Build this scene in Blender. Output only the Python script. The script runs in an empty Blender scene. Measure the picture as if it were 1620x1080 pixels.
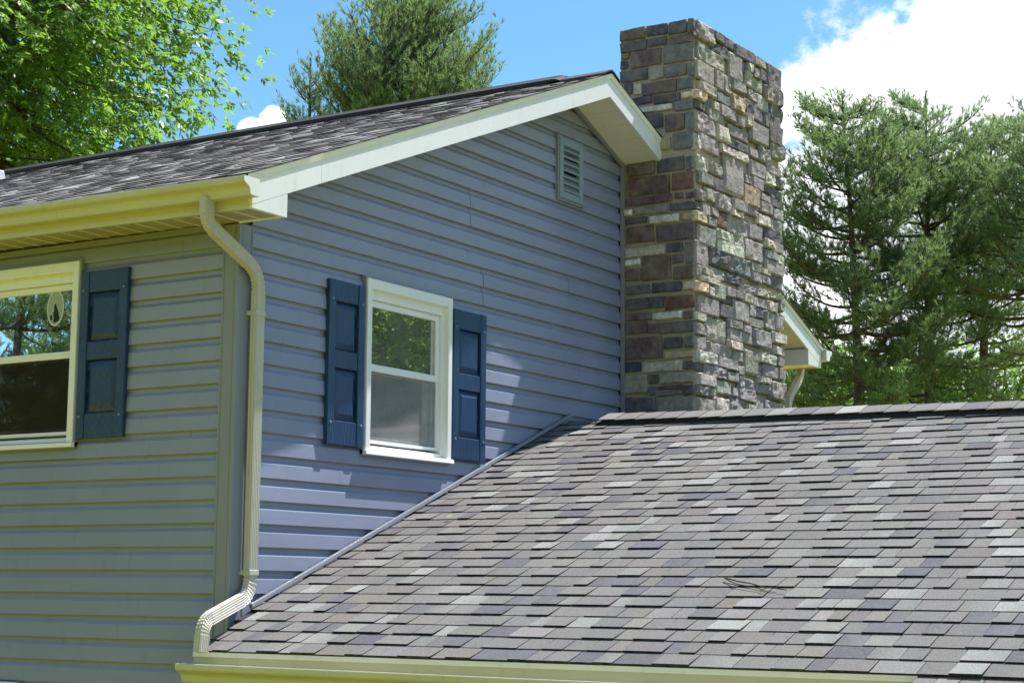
import bpy, math, random
import numpy as np
from mathutils import Vector, noise as mnoise

random.seed(7); rng = np.random.default_rng(7)
sc = bpy.context.scene
COL = sc.collection
E = 0.127                     # one siding course, metres; the house is laid out in courses
ZG = 36.0                     # courses from the ground up to the reference course line

# ------------------------------------------------------------------ camera
FPX = 2808.77; YAW, PITCH, ROLL = 2.132744, 0.138513, 0.0079357
CAM = np.array([50.29, -57.64, -13.708])
_f = np.array([math.cos(PITCH)*math.cos(YAW), math.cos(PITCH)*math.sin(YAW), math.sin(PITCH)])
_r = np.array([math.sin(YAW), -math.cos(YAW), 0.0]); _u = np.cross(_r, _f)
_c, _s = math.cos(ROLL), math.sin(ROLL)
RT, UP, FW = _c*_r+_s*_u, -_s*_r+_c*_u, _f

def W(p):                     # courses -> metres
    return Vector((p[0]*E, p[1]*E, (p[2]+ZG)*E))
def ray(u, v):                # photo pixel -> direction (courses)
    return RT*(u-810)/FPX - UP*(v-540)/FPX + FW
def hit(u, v, axis, val):
    d = ray(u, v); return CAM + d*((val-CAM[axis])/d[axis])
def hitplane(u, v, n, d0):
    n = np.array(n, float); d = ray(u, v); return CAM + d*((d0-n@CAM)/(n@d))
def far(u, v, dist):          # point at a horizontal distance (m) along a pixel's ray, metres
    d = ray(u, v); d = d/math.hypot(d[0], d[1]); p = W(CAM); return Vector((p.x+d[0]*dist, p.y+d[1]*dist, p.z+d[2]*dist))

cd = bpy.data.cameras.new('camera'); cam = bpy.data.objects.new('camera', cd); COL.objects.link(cam)
cd.sensor_width = 36; cd.sensor_fit = 'HORIZONTAL'; cd.lens = FPX/1620*36; cd.clip_start = 0.1; cd.clip_end = 5000
from mathutils import Matrix
M = Matrix(((RT[0], UP[0], -FW[0]), (RT[1], UP[1], -FW[1]), (RT[2], UP[2], -FW[2]))).to_4x4()
M.translation = W(CAM); cam.matrix_world = M
sc.camera = cam

# ------------------------------------------------------------------ light
SUN = Vector((0.35, 1.0, 1.97)).normalized()
elev = math.asin(SUN.z)
sl = bpy.data.lights.new('sun', 'SUN'); sl.energy = 5.0; sl.angle = math.radians(0.53); sl.color = (1.0, 0.95, 0.87)
so = bpy.data.objects.new('sun', sl); COL.objects.link(so); so.rotation_euler = SUN.to_track_quat('Z', 'Y').to_euler(); so.location = (0, 0, 60)
wd = bpy.data.worlds.new('World'); sc.world = wd; wd.use_nodes = True
def build_world():
    nt = wd.node_tree; N = nt.nodes; L = nt.links; N.clear()
    out = N.new('ShaderNodeOutputWorld'); bg = N.new('ShaderNodeBackground'); bg.inputs['Strength'].default_value = 0.10
    sky = N.new('ShaderNodeTexSky'); sky.sky_type = 'NISHITA'; sky.sun_disc = False
    sky.sun_elevation = elev; sky.sun_rotation = math.atan2(SUN.x, SUN.y); sky.altitude = 150; sky.air_density = 1.0; sky.dust_density = 0.2; sky.ozone_density = 2.0
    tc = N.new('ShaderNodeTexCoord')
    def math_(op, a, b=None, c=None):
        n = N.new('ShaderNodeMath'); n.operation = op
        for i, x in enumerate((a, b, c)):
            if x is None: continue
            if isinstance(x, (int, float)): n.inputs[i].default_value = x
            else: L.new(x, n.inputs[i])
        return n.outputs[0]
    nz = N.new('ShaderNodeTexNoise'); nz.noise_dimensions = '3D'; nz.inputs['Scale'].default_value = 9.0; nz.inputs['Detail'].default_value = 9; nz.inputs['Roughness'].default_value = 0.6
    mp = N.new('ShaderNodeMapping'); mp.inputs['Scale'].default_value = (1, 1, 1.35); L.new(tc.outputs['Generated'], mp.inputs['Vector']); L.new(mp.outputs[0], nz.inputs['Vector'])
    nz3 = N.new('ShaderNodeTexNoise'); nz3.inputs['Scale'].default_value = 75; nz3.inputs['Detail'].default_value = 6; nz3.inputs['Roughness'].default_value = .6; L.new(mp.outputs[0], nz3.inputs['Vector'])
    # fair-weather cumulus scattered round the whole sky: (direction, angular radius)
    cl = []
    def cdir(u, v): d = ray(u, v); return tuple(d/np.linalg.norm(d))
    for (u, v, r) in ((1640, 230, .135), (1420, 230, .075), (1290, 330, .05), (1560, 60, .06), (398, 210, .008), (434, 188, .008), (1760, 60, .10), (1700, 520, .10), (1500, 480, .10)):
        cl.append((cdir(u, v), r))
    for (az, el, r) in ((20, 24, .16), (-25, 35, .2), (-60, 18, .17), (-95, 30, .2), (-130, 20, .16), (-170, 32, .2), (160, 16, .12), (55, 14, .15), (70, 75, .12), (-110, 60, .18)):
        a, e = math.radians(az), math.radians(el); cl.append(((math.cos(e)*math.cos(a), math.cos(e)*math.sin(a), math.sin(e)), r))
    acc = None
    for d, r in cl:
        vm = N.new('ShaderNodeVectorMath'); vm.operation = 'DISTANCE'; L.new(tc.outputs['Generated'], vm.inputs[0]); vm.inputs[1].default_value = d
        x = math_('MULTIPLY_ADD', vm.outputs['Value'], -1.0/r, 1.0)
        acc = x if acc is None else math_('MAXIMUM', acc, x)
    field = math_('ADD', math_('MAXIMUM', acc, -1.5), math_('ADD', math_('MULTIPLY_ADD', nz.outputs['Fac'], 2.2, -1.1), math_('MULTIPLY_ADD', nz3.outputs['Fac'], .55, -.275)))
    mr = N.new('ShaderNodeMapRange'); mr.interpolation_type = 'SMOOTHSTEP'; mr.inputs['From Min'].default_value = 0.02; mr.inputs['From Max'].default_value = 0.34; L.new(field, mr.inputs['Value'])
    # thicker parts of a cloud are a little greyer
    nz2 = N.new('ShaderNodeTexNoise'); nz2.inputs['Scale'].default_value = 14; nz2.inputs['Detail'].default_value = 6; L.new(mp.outputs[0], nz2.inputs['Vector'])
    rp = N.new('ShaderNodeValToRGB'); rp.color_ramp.elements[0].position = .35; rp.color_ramp.elements[0].color = (5.0, 5.3, 5.8, 1); rp.color_ramp.elements[1].position = .62; rp.color_ramp.elements[1].color = (8.4, 8.5, 8.6, 1)
    L.new(nz2.outputs['Fac'], rp.inputs['Fac'])
    mx = N.new('ShaderNodeMix'); mx.data_type = 'RGBA'; L.new(mr.outputs[0], mx.inputs['Factor']); tn = N.new('ShaderNodeMix'); tn.data_type = 'RGBA'; tn.blend_type = 'MULTIPLY'; tn.inputs[0].default_value = 1; tn.inputs[7].default_value = (.57, .85, .88, 1); L.new(sky.outputs[0], tn.inputs[6]); L.new(tn.outputs[2], mx.inputs[6]); L.new(rp.outputs[0], mx.inputs[7])
    L.new(mx.outputs[2], bg.inputs['Color']); L.new(bg.outputs[0], out.inputs['Surface'])
build_world()
sc.view_settings.view_transform = 'Standard'; sc.view_settings.look = 'None'; sc.view_settings.gamma = 1.0; sc.view_settings.use_curve_mapping = False
sc.view_settings.exposure = 1.0
sc.cycles.use_denoising = True
sc.cycles.max_bounces = 8; sc.cycles.transparent_max_bounces = 16; sc.cycles.caustics_reflective = False; sc.cycles.caustics_refractive = False

# ------------------------------------------------------------------ materials
def new_mat(name):
    m = bpy.data.materials.new(name); m.use_nodes = True
    nt = m.node_tree; b = nt.nodes['Principled BSDF']; return m, nt, b
def noise_node(nt, scale, detail=4, rough=.55, stretch=None, coord='Object'):
    tc = nt.nodes.new('ShaderNodeTexCoord'); n = nt.nodes.new('ShaderNodeTexNoise')
    n.inputs['Scale'].default_value = scale; n.inputs['Detail'].default_value = detail; n.inputs['Roughness'].default_value = rough
    if stretch:
        mp = nt.nodes.new('ShaderNodeMapping'); mp.inputs['Scale'].default_value = stretch
        nt.links.new(tc.outputs[coord], mp.inputs['Vector']); nt.links.new(mp.outputs[0], n.inputs['Vector'])
    else: nt.links.new(tc.outputs[coord], n.inputs['Vector'])
    return n
def ramp(nt, src, stops):
    r = nt.nodes.new('ShaderNodeValToRGB'); el = r.color_ramp.elements
    while len(el) < len(stops): el.new(0.5)
    for e, (p, c) in zip(el, stops): e.position = p; e.color = (*c, 1)
    nt.links.new(src, r.inputs['Fac']); return r.outputs['Color']
def mixc(nt, mode, fac, a, b):
    m = nt.nodes.new('ShaderNodeMix'); m.data_type = 'RGBA'; m.blend_type = mode
    for i, x in ((0, fac), (6, a), (7, b)):
        if hasattr(x, 'links') or isinstance(x, bpy.types.NodeSocket): nt.links.new(x, m.inputs[i])
        elif i == 0: m.inputs[0].default_value = x
        else: m.inputs[i].default_value = (*x, 1)
    return m.outputs[2]
def bump(nt, b, src, strength, dist):
    n = nt.nodes.new('ShaderNodeBump'); n.inputs['Strength'].default_value = strength; n.inputs['Distance'].default_value = dist
    nt.links.new(src, n.inputs['Height']); nt.links.new(n.outputs[0], b.inputs['Normal'])
def paint(name, col, rough=.5, var=.06, grime=None, bscale=None, spec=.4):
    m, nt, b = new_mat(name)
    n = noise_node(nt, 1.7, 6, .6)
    c = ramp(nt, n.outputs['Fac'], [(.3, tuple(x*(1-var) for x in col)), (.7, tuple(min(1, x*(1+var)) for x in col))])
    if grime:
        g = noise_node(nt, 14, 7, .7, (1, 1, .25))
        f = ramp(nt, g.outputs['Fac'], [(.56, (0, 0, 0)), (.78, (1, 1, 1))])
        c = mixc(nt, 'MULTIPLY', f, c, grime)
    nt.links.new(c, b.inputs['Base Color']); b.inputs['Roughness'].default_value = rough; b.inputs['Specular IOR Level'].default_value = spec
    if bscale:
        k = noise_node(nt, bscale[0], 4, .5, bscale[2] if len(bscale) > 2 else None); bump(nt, b, k.outputs['Fac'], bscale[1], .004)
    return m
def attr_mat(name, rough, grain_scale, grain=(.72, 1.25), bscale=60, bstr=.5, bdist=.004, spec=.25, blotch=None):
    m, nt, b = new_mat(name)
    a = nt.nodes.new('ShaderNodeAttribute'); a.attribute_name = 'tint'
    n = noise_node(nt, grain_scale, 5, .7)
    g = ramp(nt, n.outputs['Fac'], [(.32, (grain[0],)*3), (.68, (grain[1],)*3)])
    c = mixc(nt, 'MULTIPLY', 1.0, a.outputs['Color'], g)
    if blotch:
        k = noise_node(nt, blotch[0], 4, .6)
        f = ramp(nt, k.outputs['Fac'], [(.40, (0, 0, 0)), (.62, (1, 1, 1))])
        c = mixc(nt, 'MIX', mixc(nt, 'MULTIPLY', 1.0, f, (blotch[1],)*3), c, blotch[2])
    nt.links.new(c, b.inputs['Base Color']); b.inputs['Roughness'].default_value = rough; b.inputs['Specular IOR Level'].default_value = spec
    k = noise_node(nt, bscale, 6, .65); bump(nt, b, k.outputs['Fac'], bstr, bdist)
    return m
MT = {}
MT['siding'] = paint('vinyl_siding', (.222, .248, .362), .32, .07, (.80, .81, .80), (4, .30, (1, 1, 3)), .5)
MT['gutter'] = paint('gutter_lawn_bounce', (.50, .49, .34), .4, .06, (.84, .82, .74), (40, .06))  # yellow bounce from the lawn is mixed into the white gutter and fascia colour
MT['spout'] = paint('almond_downspout', (.47, .46, .42), .42, .06, (.84, .82, .76))
MT['trim'] = paint('white_aluminium', (.73, .74, .78), .38, .03, (.86, .84, .78), (40, .06))
MT['vinyl'] = paint('white_vinyl', (.76, .775, .78), .32, .02, (.88, .87, .83))
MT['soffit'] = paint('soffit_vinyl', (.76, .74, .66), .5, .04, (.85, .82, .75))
MT['flash'] = paint('grey_flashing', (.16, .17, .20), .4, .1)
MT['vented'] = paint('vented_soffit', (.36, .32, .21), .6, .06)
MT['sheath'] = paint('sheathing', (.12, .12, .12), .9)
MT['jtrim'] = paint('grey_channel', (.21, .23, .29), .45, .05)
MT['vent'] = paint('vent_vinyl', (.215, .285, .345), .5, .05)
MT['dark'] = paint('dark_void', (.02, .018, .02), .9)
MT['deck'] = paint('roof_felt', (.03, .03, .032), .95)
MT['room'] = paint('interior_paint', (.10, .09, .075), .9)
MT['ridgevent'] = paint('ridge_vent_plastic', (.016, .014, .018), .7)
MT['mortar'] = paint('mortar', (.34, .29, .235), .95, .22, (.6, .58, .55), (70, .6))
MT['wire'] = paint('weathered_screw', (.12, .2, .34), .4)
MT['bark_twig'] = paint('twig_bark', (.06, .05, .035), .9, .3)
MT['shingle'] = attr_mat('asphalt_shingle', .92, 150, (.58, 1.45), 170, .7, .005, .15, (22, .22, (.165, .160, .162)))
MT['stone'] = attr_mat('field_stone', .85, 22, (.6, 1.45), 40, .8, .014, .3, (9, .4, (.30, .25, .22)))
def shutter_mat():
    m, nt, b = new_mat('blue_shutter'); tc = nt.nodes.new('ShaderNodeTexCoord')
    mp = nt.nodes.new('ShaderNodeMapping'); mp.inputs['Scale'].default_value = (1, 1, .16); nt.links.new(tc.outputs['Object'], mp.inputs['Vector'])
    w = nt.nodes.new('ShaderNodeTexWave'); w.wave_type = 'RINGS'; w.inputs['Scale'].default_value = 26; w.inputs['Distortion'].default_value = 5; w.inputs['Detail'].default_value = 3; w.inputs['Detail Scale'].default_value = 1.4
    nt.links.new(mp.outputs[0], w.inputs['Vector'])
    n = noise_node(nt, 3, 4)
    c = ramp(nt, n.outputs['Fac'], [(.3, (.007, .034, .098)), (.7, (.012, .048, .128))])
    nt.links.new(c, b.inputs['Base Color']); b.inputs['Roughness'].default_value = .42; b.inputs['Specular IOR Level'].default_value = .5
    bump(nt, b, w.outputs['Color'], .6, .003); return m
MT['shutter'] = shutter_mat()
def glass_mat():
    m = bpy.data.materials.new('window_glass'); m.use_nodes = True; nt = m.node_tree; nt.nodes.clear()
    o = nt.nodes.new('ShaderNodeOutputMaterial'); mx = nt.nodes.new('ShaderNodeMixShader'); g = nt.nodes.new('ShaderNodeBsdfGlossy'); t = nt.nodes.new('ShaderNodeBsdfTransparent')
    g.inputs['Roughness'].default_value = 0.01; g.inputs['Color'].default_value = (.95, .97, .96, 1); t.inputs['Color'].default_value = (.72, .76, .74, 1)
    fr = nt.nodes.new('ShaderNodeFresnel'); fr.inputs['IOR'].default_value = 2.5
    n = noise_node(nt, 2.2, 2); bp = nt.nodes.new('ShaderNodeBump'); bp.inputs['Strength'].default_value = .03; bp.inputs['Distance'].default_value = .02
    nt.links.new(n.outputs['Fac'], bp.inputs['Height']); nt.links.new(bp.outputs[0], g.inputs['Normal'])
    nt.links.new(fr.outputs[0], mx.inputs[0]); nt.links.new(t.outputs[0], mx.inputs[1]); nt.links.new(g.outputs[0], mx.inputs[2]); nt.links.new(mx.outputs[0], o.inputs['Surface']); return m
MT['glass'] = glass_mat()
def screen_mat(col, f0, f1):
    m = bpy.data.materials.new('insect_screen_or_shade'); m.use_nodes = True; nt = m.node_tree; nt.nodes.clear()
    o = nt.nodes.new('ShaderNodeOutputMaterial'); mx = nt.nodes.new('ShaderNodeMixShader'); d = nt.nodes.new('ShaderNodeBsdfDiffuse'); t = nt.nodes.new('ShaderNodeBsdfTransparent')
    d.inputs['Color'].default_value = (*col, 1)
    n = noise_node(nt, 3.5, 3, .5, (1, 1, 2)); r = nt.nodes.new('ShaderNodeMapRange'); r.inputs['From Min'].default_value = .3; r.inputs['From Max'].default_value = .7; r.inputs['To Min'].default_value = f0; r.inputs['To Max'].default_value = f1
    nt.links.new(n.outputs['Fac'], r.inputs['Value']); nt.links.new(r.outputs[0], mx.inputs[0]); nt.links.new(t.outputs[0], mx.inputs[1]); nt.links.new(d.outputs[0], mx.inputs[2]); nt.links.new(mx.outputs[0], o.inputs['Surface']); return m
MT['screen'] = screen_mat((.30, .30, .31), .30, .52); MT['pane_shade'] = screen_mat((.035, .03, .027), .42, .66); MT['screen_fine'] = screen_mat((.30, .32, .26), .16, .34)  # the near-black one paints the shade in the front window's lower sash
def leaf_mat(name, lo, hi, trans, tfac=.45, rough=.5):
    m = bpy.data.materials.new(name); m.use_nodes = True; nt = m.node_tree; b = nt.nodes['Principled BSDF']; o = nt.nodes['Material Output']
    a = nt.nodes.new('ShaderNodeAttribute'); a.attribute_name = 'tone'
    c = ramp(nt, a.outputs['Fac'], [(0., lo), (1., hi)])
    nt.links.new(c, b.inputs['Base Color']); b.inputs['Roughness'].default_value = rough; b.inputs['Specular IOR Level'].default_value = .35
    t = nt.nodes.new('ShaderNodeBsdfTranslucent'); c2 = ramp(nt, a.outputs['Fac'], [(0., tuple(x*.6 for x in trans)), (1., trans)]); nt.links.new(c2, t.inputs['Color'])
    mx = nt.nodes.new('ShaderNodeMixShader'); mx.inputs[0].default_value = tfac
    nt.links.new(b.outputs[0], mx.inputs[1]); nt.links.new(t.outputs[0], mx.inputs[2]); nt.links.new(mx.outputs[0], o.inputs['Surface']); return m
MT['leaf'] = leaf_mat('broad_leaf', (.05, .12, .018), (.14, .26, .04), (.30, .54, .07), .5, .4)
MT['needle'] = leaf_mat('pine_needle', (.036, .086, .050), (.175, .275, .118), (.34, .50, .18), .44, .5)
MT['bark'] = paint('bark', (.075, .06, .05), .95, .3, (.5, .5, .5), (18, .9, (1, 1, .2)))
def lawn_mat():
    m, nt, b = new_mat('lawn'); n = noise_node(nt, .35, 8, .65); n2 = noise_node(nt, 30, 4, .7)
    c = ramp(nt, n.outputs['Fac'], [(.3, (.27, .28, .022)), (.55, (.36, .34, .03)), (.75, (.41, .355, .045))])
    c = mixc(nt, 'MULTIPLY', 1., c, ramp(nt, n2.outputs['Fac'], [(.3, (.7,)*3), (.7, (1.2,)*3)]))
    nt.links.new(c, b.inputs['Base Color']); b.inputs['Roughness'].default_value = .9; bump(nt, b, n2.outputs['Fac'], .6, .05); return m
MT['lawn'] = lawn_mat()

# ------------------------------------------------------------------ mesh helpers
class MB:
    """collects polygons in course units"""
    def __init__(s): s.v = []; s.f = []
    def poly(s, pts):
        i = len(s.v); s.v += [tuple(p) for p in pts]; s.f.append(tuple(range(i, i+len(pts))))
    def hexa(s, p):           # 8 corners: bottom ring 0-3, top ring 4-7
        i = len(s.v); s.v += [tuple(x) for x in p]
        for q in ((3, 2, 1, 0), (4, 5, 6, 7), (0, 1, 5, 4), (1, 2, 6, 5), (2, 3, 7, 6), (3, 0, 4, 7)): s.f.append(tuple(i+k for k in q))
    def box(s, x0, x1, y0, y1, z0, z1):
        s.hexa([(x0, y0, z0), (x1, y0, z0), (x1, y1, z0), (x0, y1, z0), (x0, y0, z1), (x1, y0, z1), (x1, y1, z1), (x0, y1, z1)])
    def sweep(s, rings, closed=True, caps=True):
        i0 = len(s.v); n = len(rings[0])
        for r in rings: s.v += [tuple(p) for p in r]
        for k in range(len(rings)-1):
            for j in range(n if closed else n-1):
                a = i0+k*n+j; b = i0+k*n+(j+1) % n; s.f.append((a, b, b+n, a+n))
        if caps and closed:
            s.f.append(tuple(i0+j for j in range(n))[::-1]); s.f.append(tuple(i0+(len(rings)-1)*n+j for j in range(n)))
    def build(s, name, mat, parent=None, smooth=False, tf=None, tint=None, bevel=0, solid=0):
        me = bpy.data.meshes.new(name); vv = [W(tf(*p) if tf else p) for p in s.v]
        me.from_pydata(vv, [], s.f); me.update()
        if smooth: me.shade_smooth()
        if tint is not None:
            at = me.color_attributes.new('tint', 'FLOAT_COLOR', 'POINT')
            cols = [tint(i) if callable(tint) else tint for i in range(len(vv))]
            at.data.foreach_set('color', np.array([(*c, 1) for c in cols], 'f').ravel())
        o = bpy.data.objects.new(name, me); COL.objects.link(o)
        if mat: me.materials.append(MT[mat])
        if parent: o.parent = parent
        if solid:
            md = o.modifiers.new('thickness', 'SOLIDIFY'); md.thickness = solid*E; md.offset = 0
        if bevel:
            md = o.modifiers.new('edge', 'BEVEL'); md.width = bevel*E; md.segments = 2; md.limit_method = 'ANGLE'; md.angle_limit = math.radians(40)
        return o
def empty(name, loc, label=None, cat=None, group=None):
    o = bpy.data.objects.new(name, None); COL.objects.link(o); o.location = loc; o.empty_display_size = .3
    if label: tag(o, label, cat, group)
    return o
def tag(o, label, cat=None, group=None, kind=None):
    if label: o['label'] = label
    if cat: o['category'] = cat
    if group: o['group'] = group
    if kind: o['kind'] = kind
    return o
def bulk(name, V, F, mat, parent=None, tone=None, smooth=False):
    """large mesh straight from arrays (metres, local to parent); F: (n,k) index array"""
    me = bpy.data.meshes.new(name); n, k = F.shape
    me.vertices.add(len(V)); me.vertices.foreach_set('co', V.astype('f').ravel())
    me.loops.add(n*k); me.loops.foreach_set('vertex_index', F.astype('i').ravel())
    me.polygons.add(n); me.polygons.foreach_set('loop_start', np.arange(0, n*k, k, dtype='i')); me.polygons.foreach_set('loop_total', np.full(n, k, 'i'))
    me.update(calc_edges=True)
    if tone is not None:
        at = me.attributes.new('tone', 'FLOAT', 'POINT'); at.data.foreach_set('value', tone.astype('f'))
    if smooth: me.shade_smooth()
    me.materials.append(MT[mat]); o = bpy.data.objects.new(name, me); COL.objects.link(o)
    if parent: o.parent = parent
    return o

# ------------------------------------------------------------------ setting
g = bpy.data.meshes.new('ground'); g.from_pydata([(-1500, -1500, 0), (1500, -1500, 0), (1500, 1500, 0), (-1500, 1500, 0)], [], [(0, 1, 2, 3)]); g.materials.append(MT['lawn'])
go = bpy.data.objects.new('ground', g); COL.objects.link(go); go['kind'] = 'structure'; go['label'] = 'sunlit green lawn around the house'

# ------------------------------------------------------------------ house
house = empty('house', (0, 0, 0), 'blue-grey sided house with gable, stone chimney and lower shingled wing', 'house')
YC = 28.3; DEPTH = 56.6                 # ridge line, wall to wall depth
S1 = 0.393; RZ = 15.5                   # upper roof slope and ridge height
S2 = 0.389; LZ = -14.36                 # lower roof: z = LZ + S2*(y-1.97)
OV = 2.65                               # rake overhang
XL = -92.0                              # far end of the house
def uroof(y): return RZ - S1*abs(y-YC)
def lroof(y): return LZ + S2*(y-1.97) if y <= YC else LZ + S2*(2*YC-y-1.97)
ZB = -ZG                                # ground level in courses

# --- walls: a plain core and a siding plank for each course
_a, _b = hit(581.5, 435, 0, .22), hit(715.5, 736, 0, .22)
GW = dict(y0=_a[1], y1=_b[1], z0=_b[2], z1=_a[2])      # gable window
_a, _b = hit(130, 408, 1, -.22), hit(115, 709, 1, -.22)
FWn = dict(x0=_b[0]-7.17, x1=_b[0], z0=_b[2], z1=_a[2])   # front window
b = MB()                                 # gable wall core, with the window opening left free
def gp(y0, y1, zt0, zt1, zb=ZB): b.hexa([(-.75, y0, zb), (-.2, y0, zb), (-.2, y1, zb), (-.75, y1, zb), (-.75, y0, zt0), (-.2, y0, zt0), (-.2, y1, zt1), (-.75, y1, zt1)])
gt = lambda y: uroof(y)-1.0
gp(.76, GW['y0']+.3, gt(.76), gt(GW['y0']+.3)); gp(GW['y1']-.3, YC, gt(GW['y1']-.3), gt(YC)); gp(YC, DEPTH-.02, gt(YC), gt(DEPTH))
gp(GW['y0']+.3, GW['y1']-.3, GW['z0']+.3, GW['z0']+.3); gp(GW['y0']+.3, GW['y1']-.3, gt(GW['y0']+.3), gt(GW['y1']-.3), GW['z1']-.3)
gable = b.build('gable_wall', 'sheath', house)
b = MB()
def fp(x0, x1, zb, zt): b.box(x0, x1, .2, .75, zb, zt)
zt = 2.6
fp(XL, FWn['x0']+.3, ZB, zt); fp(FWn['x1']-.3, -.16, ZB, zt); fp(FWn['x0']+.3, FWn['x1']-.3, ZB, FWn['z0']+.3); fp(FWn['x0']+.3, FWn['x1']-.3, FWn['z1']-.3, zt)
front = b.build('front_wall', 'sheath', house)
b = MB(); b.box(XL, -.7, DEPTH-.6, DEPTH-.03, ZB, zt); b.build('rear_wall', 'siding', house)
b = MB(); b.hexa([(XL, .7, ZB), (XL+.6, .7, ZB), (XL+.6, DEPTH-.7, ZB), (XL, DEPTH-.7, ZB), (XL, .7, zt), (XL+.6, .7, zt), (XL+.6, DEPTH-.7, zt), (XL, DEPTH-.7, zt)]); b.build('far_wall', 'siding', house)

PROF = [(-.03, .0), (.126, .0), (.142, .025), (.124, .3), (.100, .62), (.084, .66), (.034, .72), (-.012, .80), (-.026, .88), (-.028, 1.0)]
def prof_clip(h0, h1):
    if h0 <= 0 and h1 >= 1: return PROF
    P = []
    for (c0, a), (c1, b_) in zip(PROF[1:-1], PROF[2:]):
        for h, c in ((a, c0), (b_, c1)):
            if h0 <= h <= h1 and (c, h) not in P: P.append((c, h))
        for hh in (h0, h1):
            if a < hh < b_: P.append((c0+(c1-c0)*(hh-a)/(b_-a), hh))
    return sorted(P, key=lambda t: t[1])
def plank(tf, segs, zc, parent, off=0.0):
    """one dutch-lap course; every segment has ends lo(z), hi(z) and the part of the course height it keeps"""
    m = MB()
    for lo, hi, h0, h1 in segs:
        pr = prof_clip(h0, h1); i0 = len(m.v); n = len(pr)
        if n < 2: continue
        m.v += [(lo(zc+h), c+off, zc+h) for c, h in pr] + [(hi(zc+h), c+off, zc+h) for c, h in pr]
        m.f += [(i0+i, i0+i+1, i0+n+i+1, i0+n+i) for i in range(n-1)]
    return m.build('siding_plank', 'siding', parent, tf=tf)
def window_segs(L, R, z, w0, w1, a, b_):
    if z+1 <= w0 or z >= w1: return [[(L, R, 0, 1)]]
    left, right = [(L, (lambda h: a), 0, 1)], [((lambda h: b_), R, 0, 1)]
    if w0 > z: left.append(((lambda h: a), (lambda h: b_), 0, w0-z))
    if w1 < z+1: left.append(((lambda h: a), (lambda h: b_), w1-z, 1))
    return [left+right] if len(left) > 1 else [left, right]
TG = lambda a, c, z: (c-.14, a, z)           # gable: along +Y, out +X
TF = lambda a, c, z: (a, .14-c, z)          # front: along X, out -Y
rk = lambda y: uroof(y)-1.32             # soffit line on the gable
s1 = hit(745, 325, 0, 0)[1]; s2 = hit(765, 450, 0, 0)[1]; s3 = hit(900, 450, 0, 0)[1]
seam = {}
for sy, zz in ((s1, hit(745, 305, 0, 0)[2]), (s2, hit(765, 428, 0, 0)[2])):
    k = round(zz); seam[k-1] = sy; seam[k-2] = sy
seam[math.floor(hit(900, 450, 0, 0)[2])] = s3
for k in range(-17, 14):
    z = float(k)
    L = lambda h: max(.86, YC-(RZ-1.32-h)/S1) if h > 2 else .86
    R = lambda h: min(34.4, YC+(RZ-1.32-h)/S1) if h > 9 else (34.4 if h > lroof(34.4) else min(34.4, (h-LZ)/S2+1.97+.6))
    if R(z+1) - L(z+1) < .3 and R(z)-L(z) < .8: continue
    R2 = lambda h, L=L, R=R: max(R(h), L(h)+.001)
    pieces = window_segs(L, R2, z, GW['z0']+.04, GW['z1']-.04, GW['y0']+.04, GW['y1']-.04)
    if k in seam:
        sy = seam[k]; new = []
        for pc in pieces:
            if len(pc) == 1 and pc[0][0](z) < sy < pc[0][1](z)-.1: new += [[(pc[0][0], (lambda h, sy=sy: sy-.02), 0, 1)], [((lambda h, sy=sy: sy), pc[0][1], 0, 1)]]
            else: new.append(pc)
        pieces = new
    for i, pc in enumerate(pieces): plank(TG, pc, z, gable, (.016 if (k in seam and i == len(pieces)-1) else 0)+random.uniform(-.006, .006))
for k in range(-20, 2):
    z = float(k)
    for pc in window_segs(lambda h: -60.0, lambda h: -.86, z, FWn['z0']+.04, FWn['z1']-.04, FWn['x0']+.04, FWn['x1']-.04): plank(TF, pc, z, front, random.uniform(-.006, .006))
# foundation band below the siding on the front
b = MB(); b.box(-60, 0, -.08, .02, ZB, -20.0); b.build('foundation', 'mortar', house)
# corner post, channels
b = MB();
zb_, zt_ = -17.5, 1.9
ring = [(-.76, -.02), (-.76, -.17), (-.70, -.17), (-.66, -.12), (-.62, -.15), (-.10, -.15), (-.06, -.12), (-.02, -.17), (.15, -.17), (.17, -.15), (.17, .02), (.12, .06), (.15, .10), (.15, .62), (.12, .66), (.17, .70), (.17, .76), (.02, .76), (.02, .02), (-.02, -.02)]
b.sweep([[(x-.14, y+.14, z) for x, y in ring] for z in (zb_, zt_)]); b.build('corner_post', 'jtrim', gable)
b = MB(); b.box(XL, -.92, -.10, .14, 1.72, 1.95); b.box(XL, -.92, -.18, -.103, 1.86, 1.95); b.build('eave_channel', 'jtrim', front)
b = MB()
for sg in (-1, 1):                       # channel under the sloping soffit
    ya, yb = (0.6, YC) if sg < 0 else (YC, 34.45)
    za, zb2 = rk(ya), rk(yb)
    b.hexa([(.02, ya, za-.26), (.2, ya, za-.26), (.2, yb, zb2-.26), (.02, yb, zb2-.26), (.02, ya, za-.02), (.2, ya, za-.02), (.2, yb, zb2-.02), (.02, yb, zb2-.02)])
b.build('rake_channel', 'jtrim', gable)
b = MB(); b.box(.02, .24, 34.30, 34.46, -4, rk(34.4)); b.build('side_channel', 'jtrim', gable)
b = MB()                                 # flashing strip where the lower roof meets the gable
ya, yb = 1.2, 28.3
b.hexa([(.10, ya, lroof(ya)+.05), (.30, ya, lroof(ya)+.05), (.30, yb, lroof(yb)+.05), (.10, yb, lroof(yb)+.05), (.10, ya, lroof(ya)+.25), (.24, ya, lroof(ya)+.25), (.24, yb, lroof(yb)+.25), (.10, yb, lroof(yb)+.25)])
b.build('flashing', 'flash', gable, bevel=.03)

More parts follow.
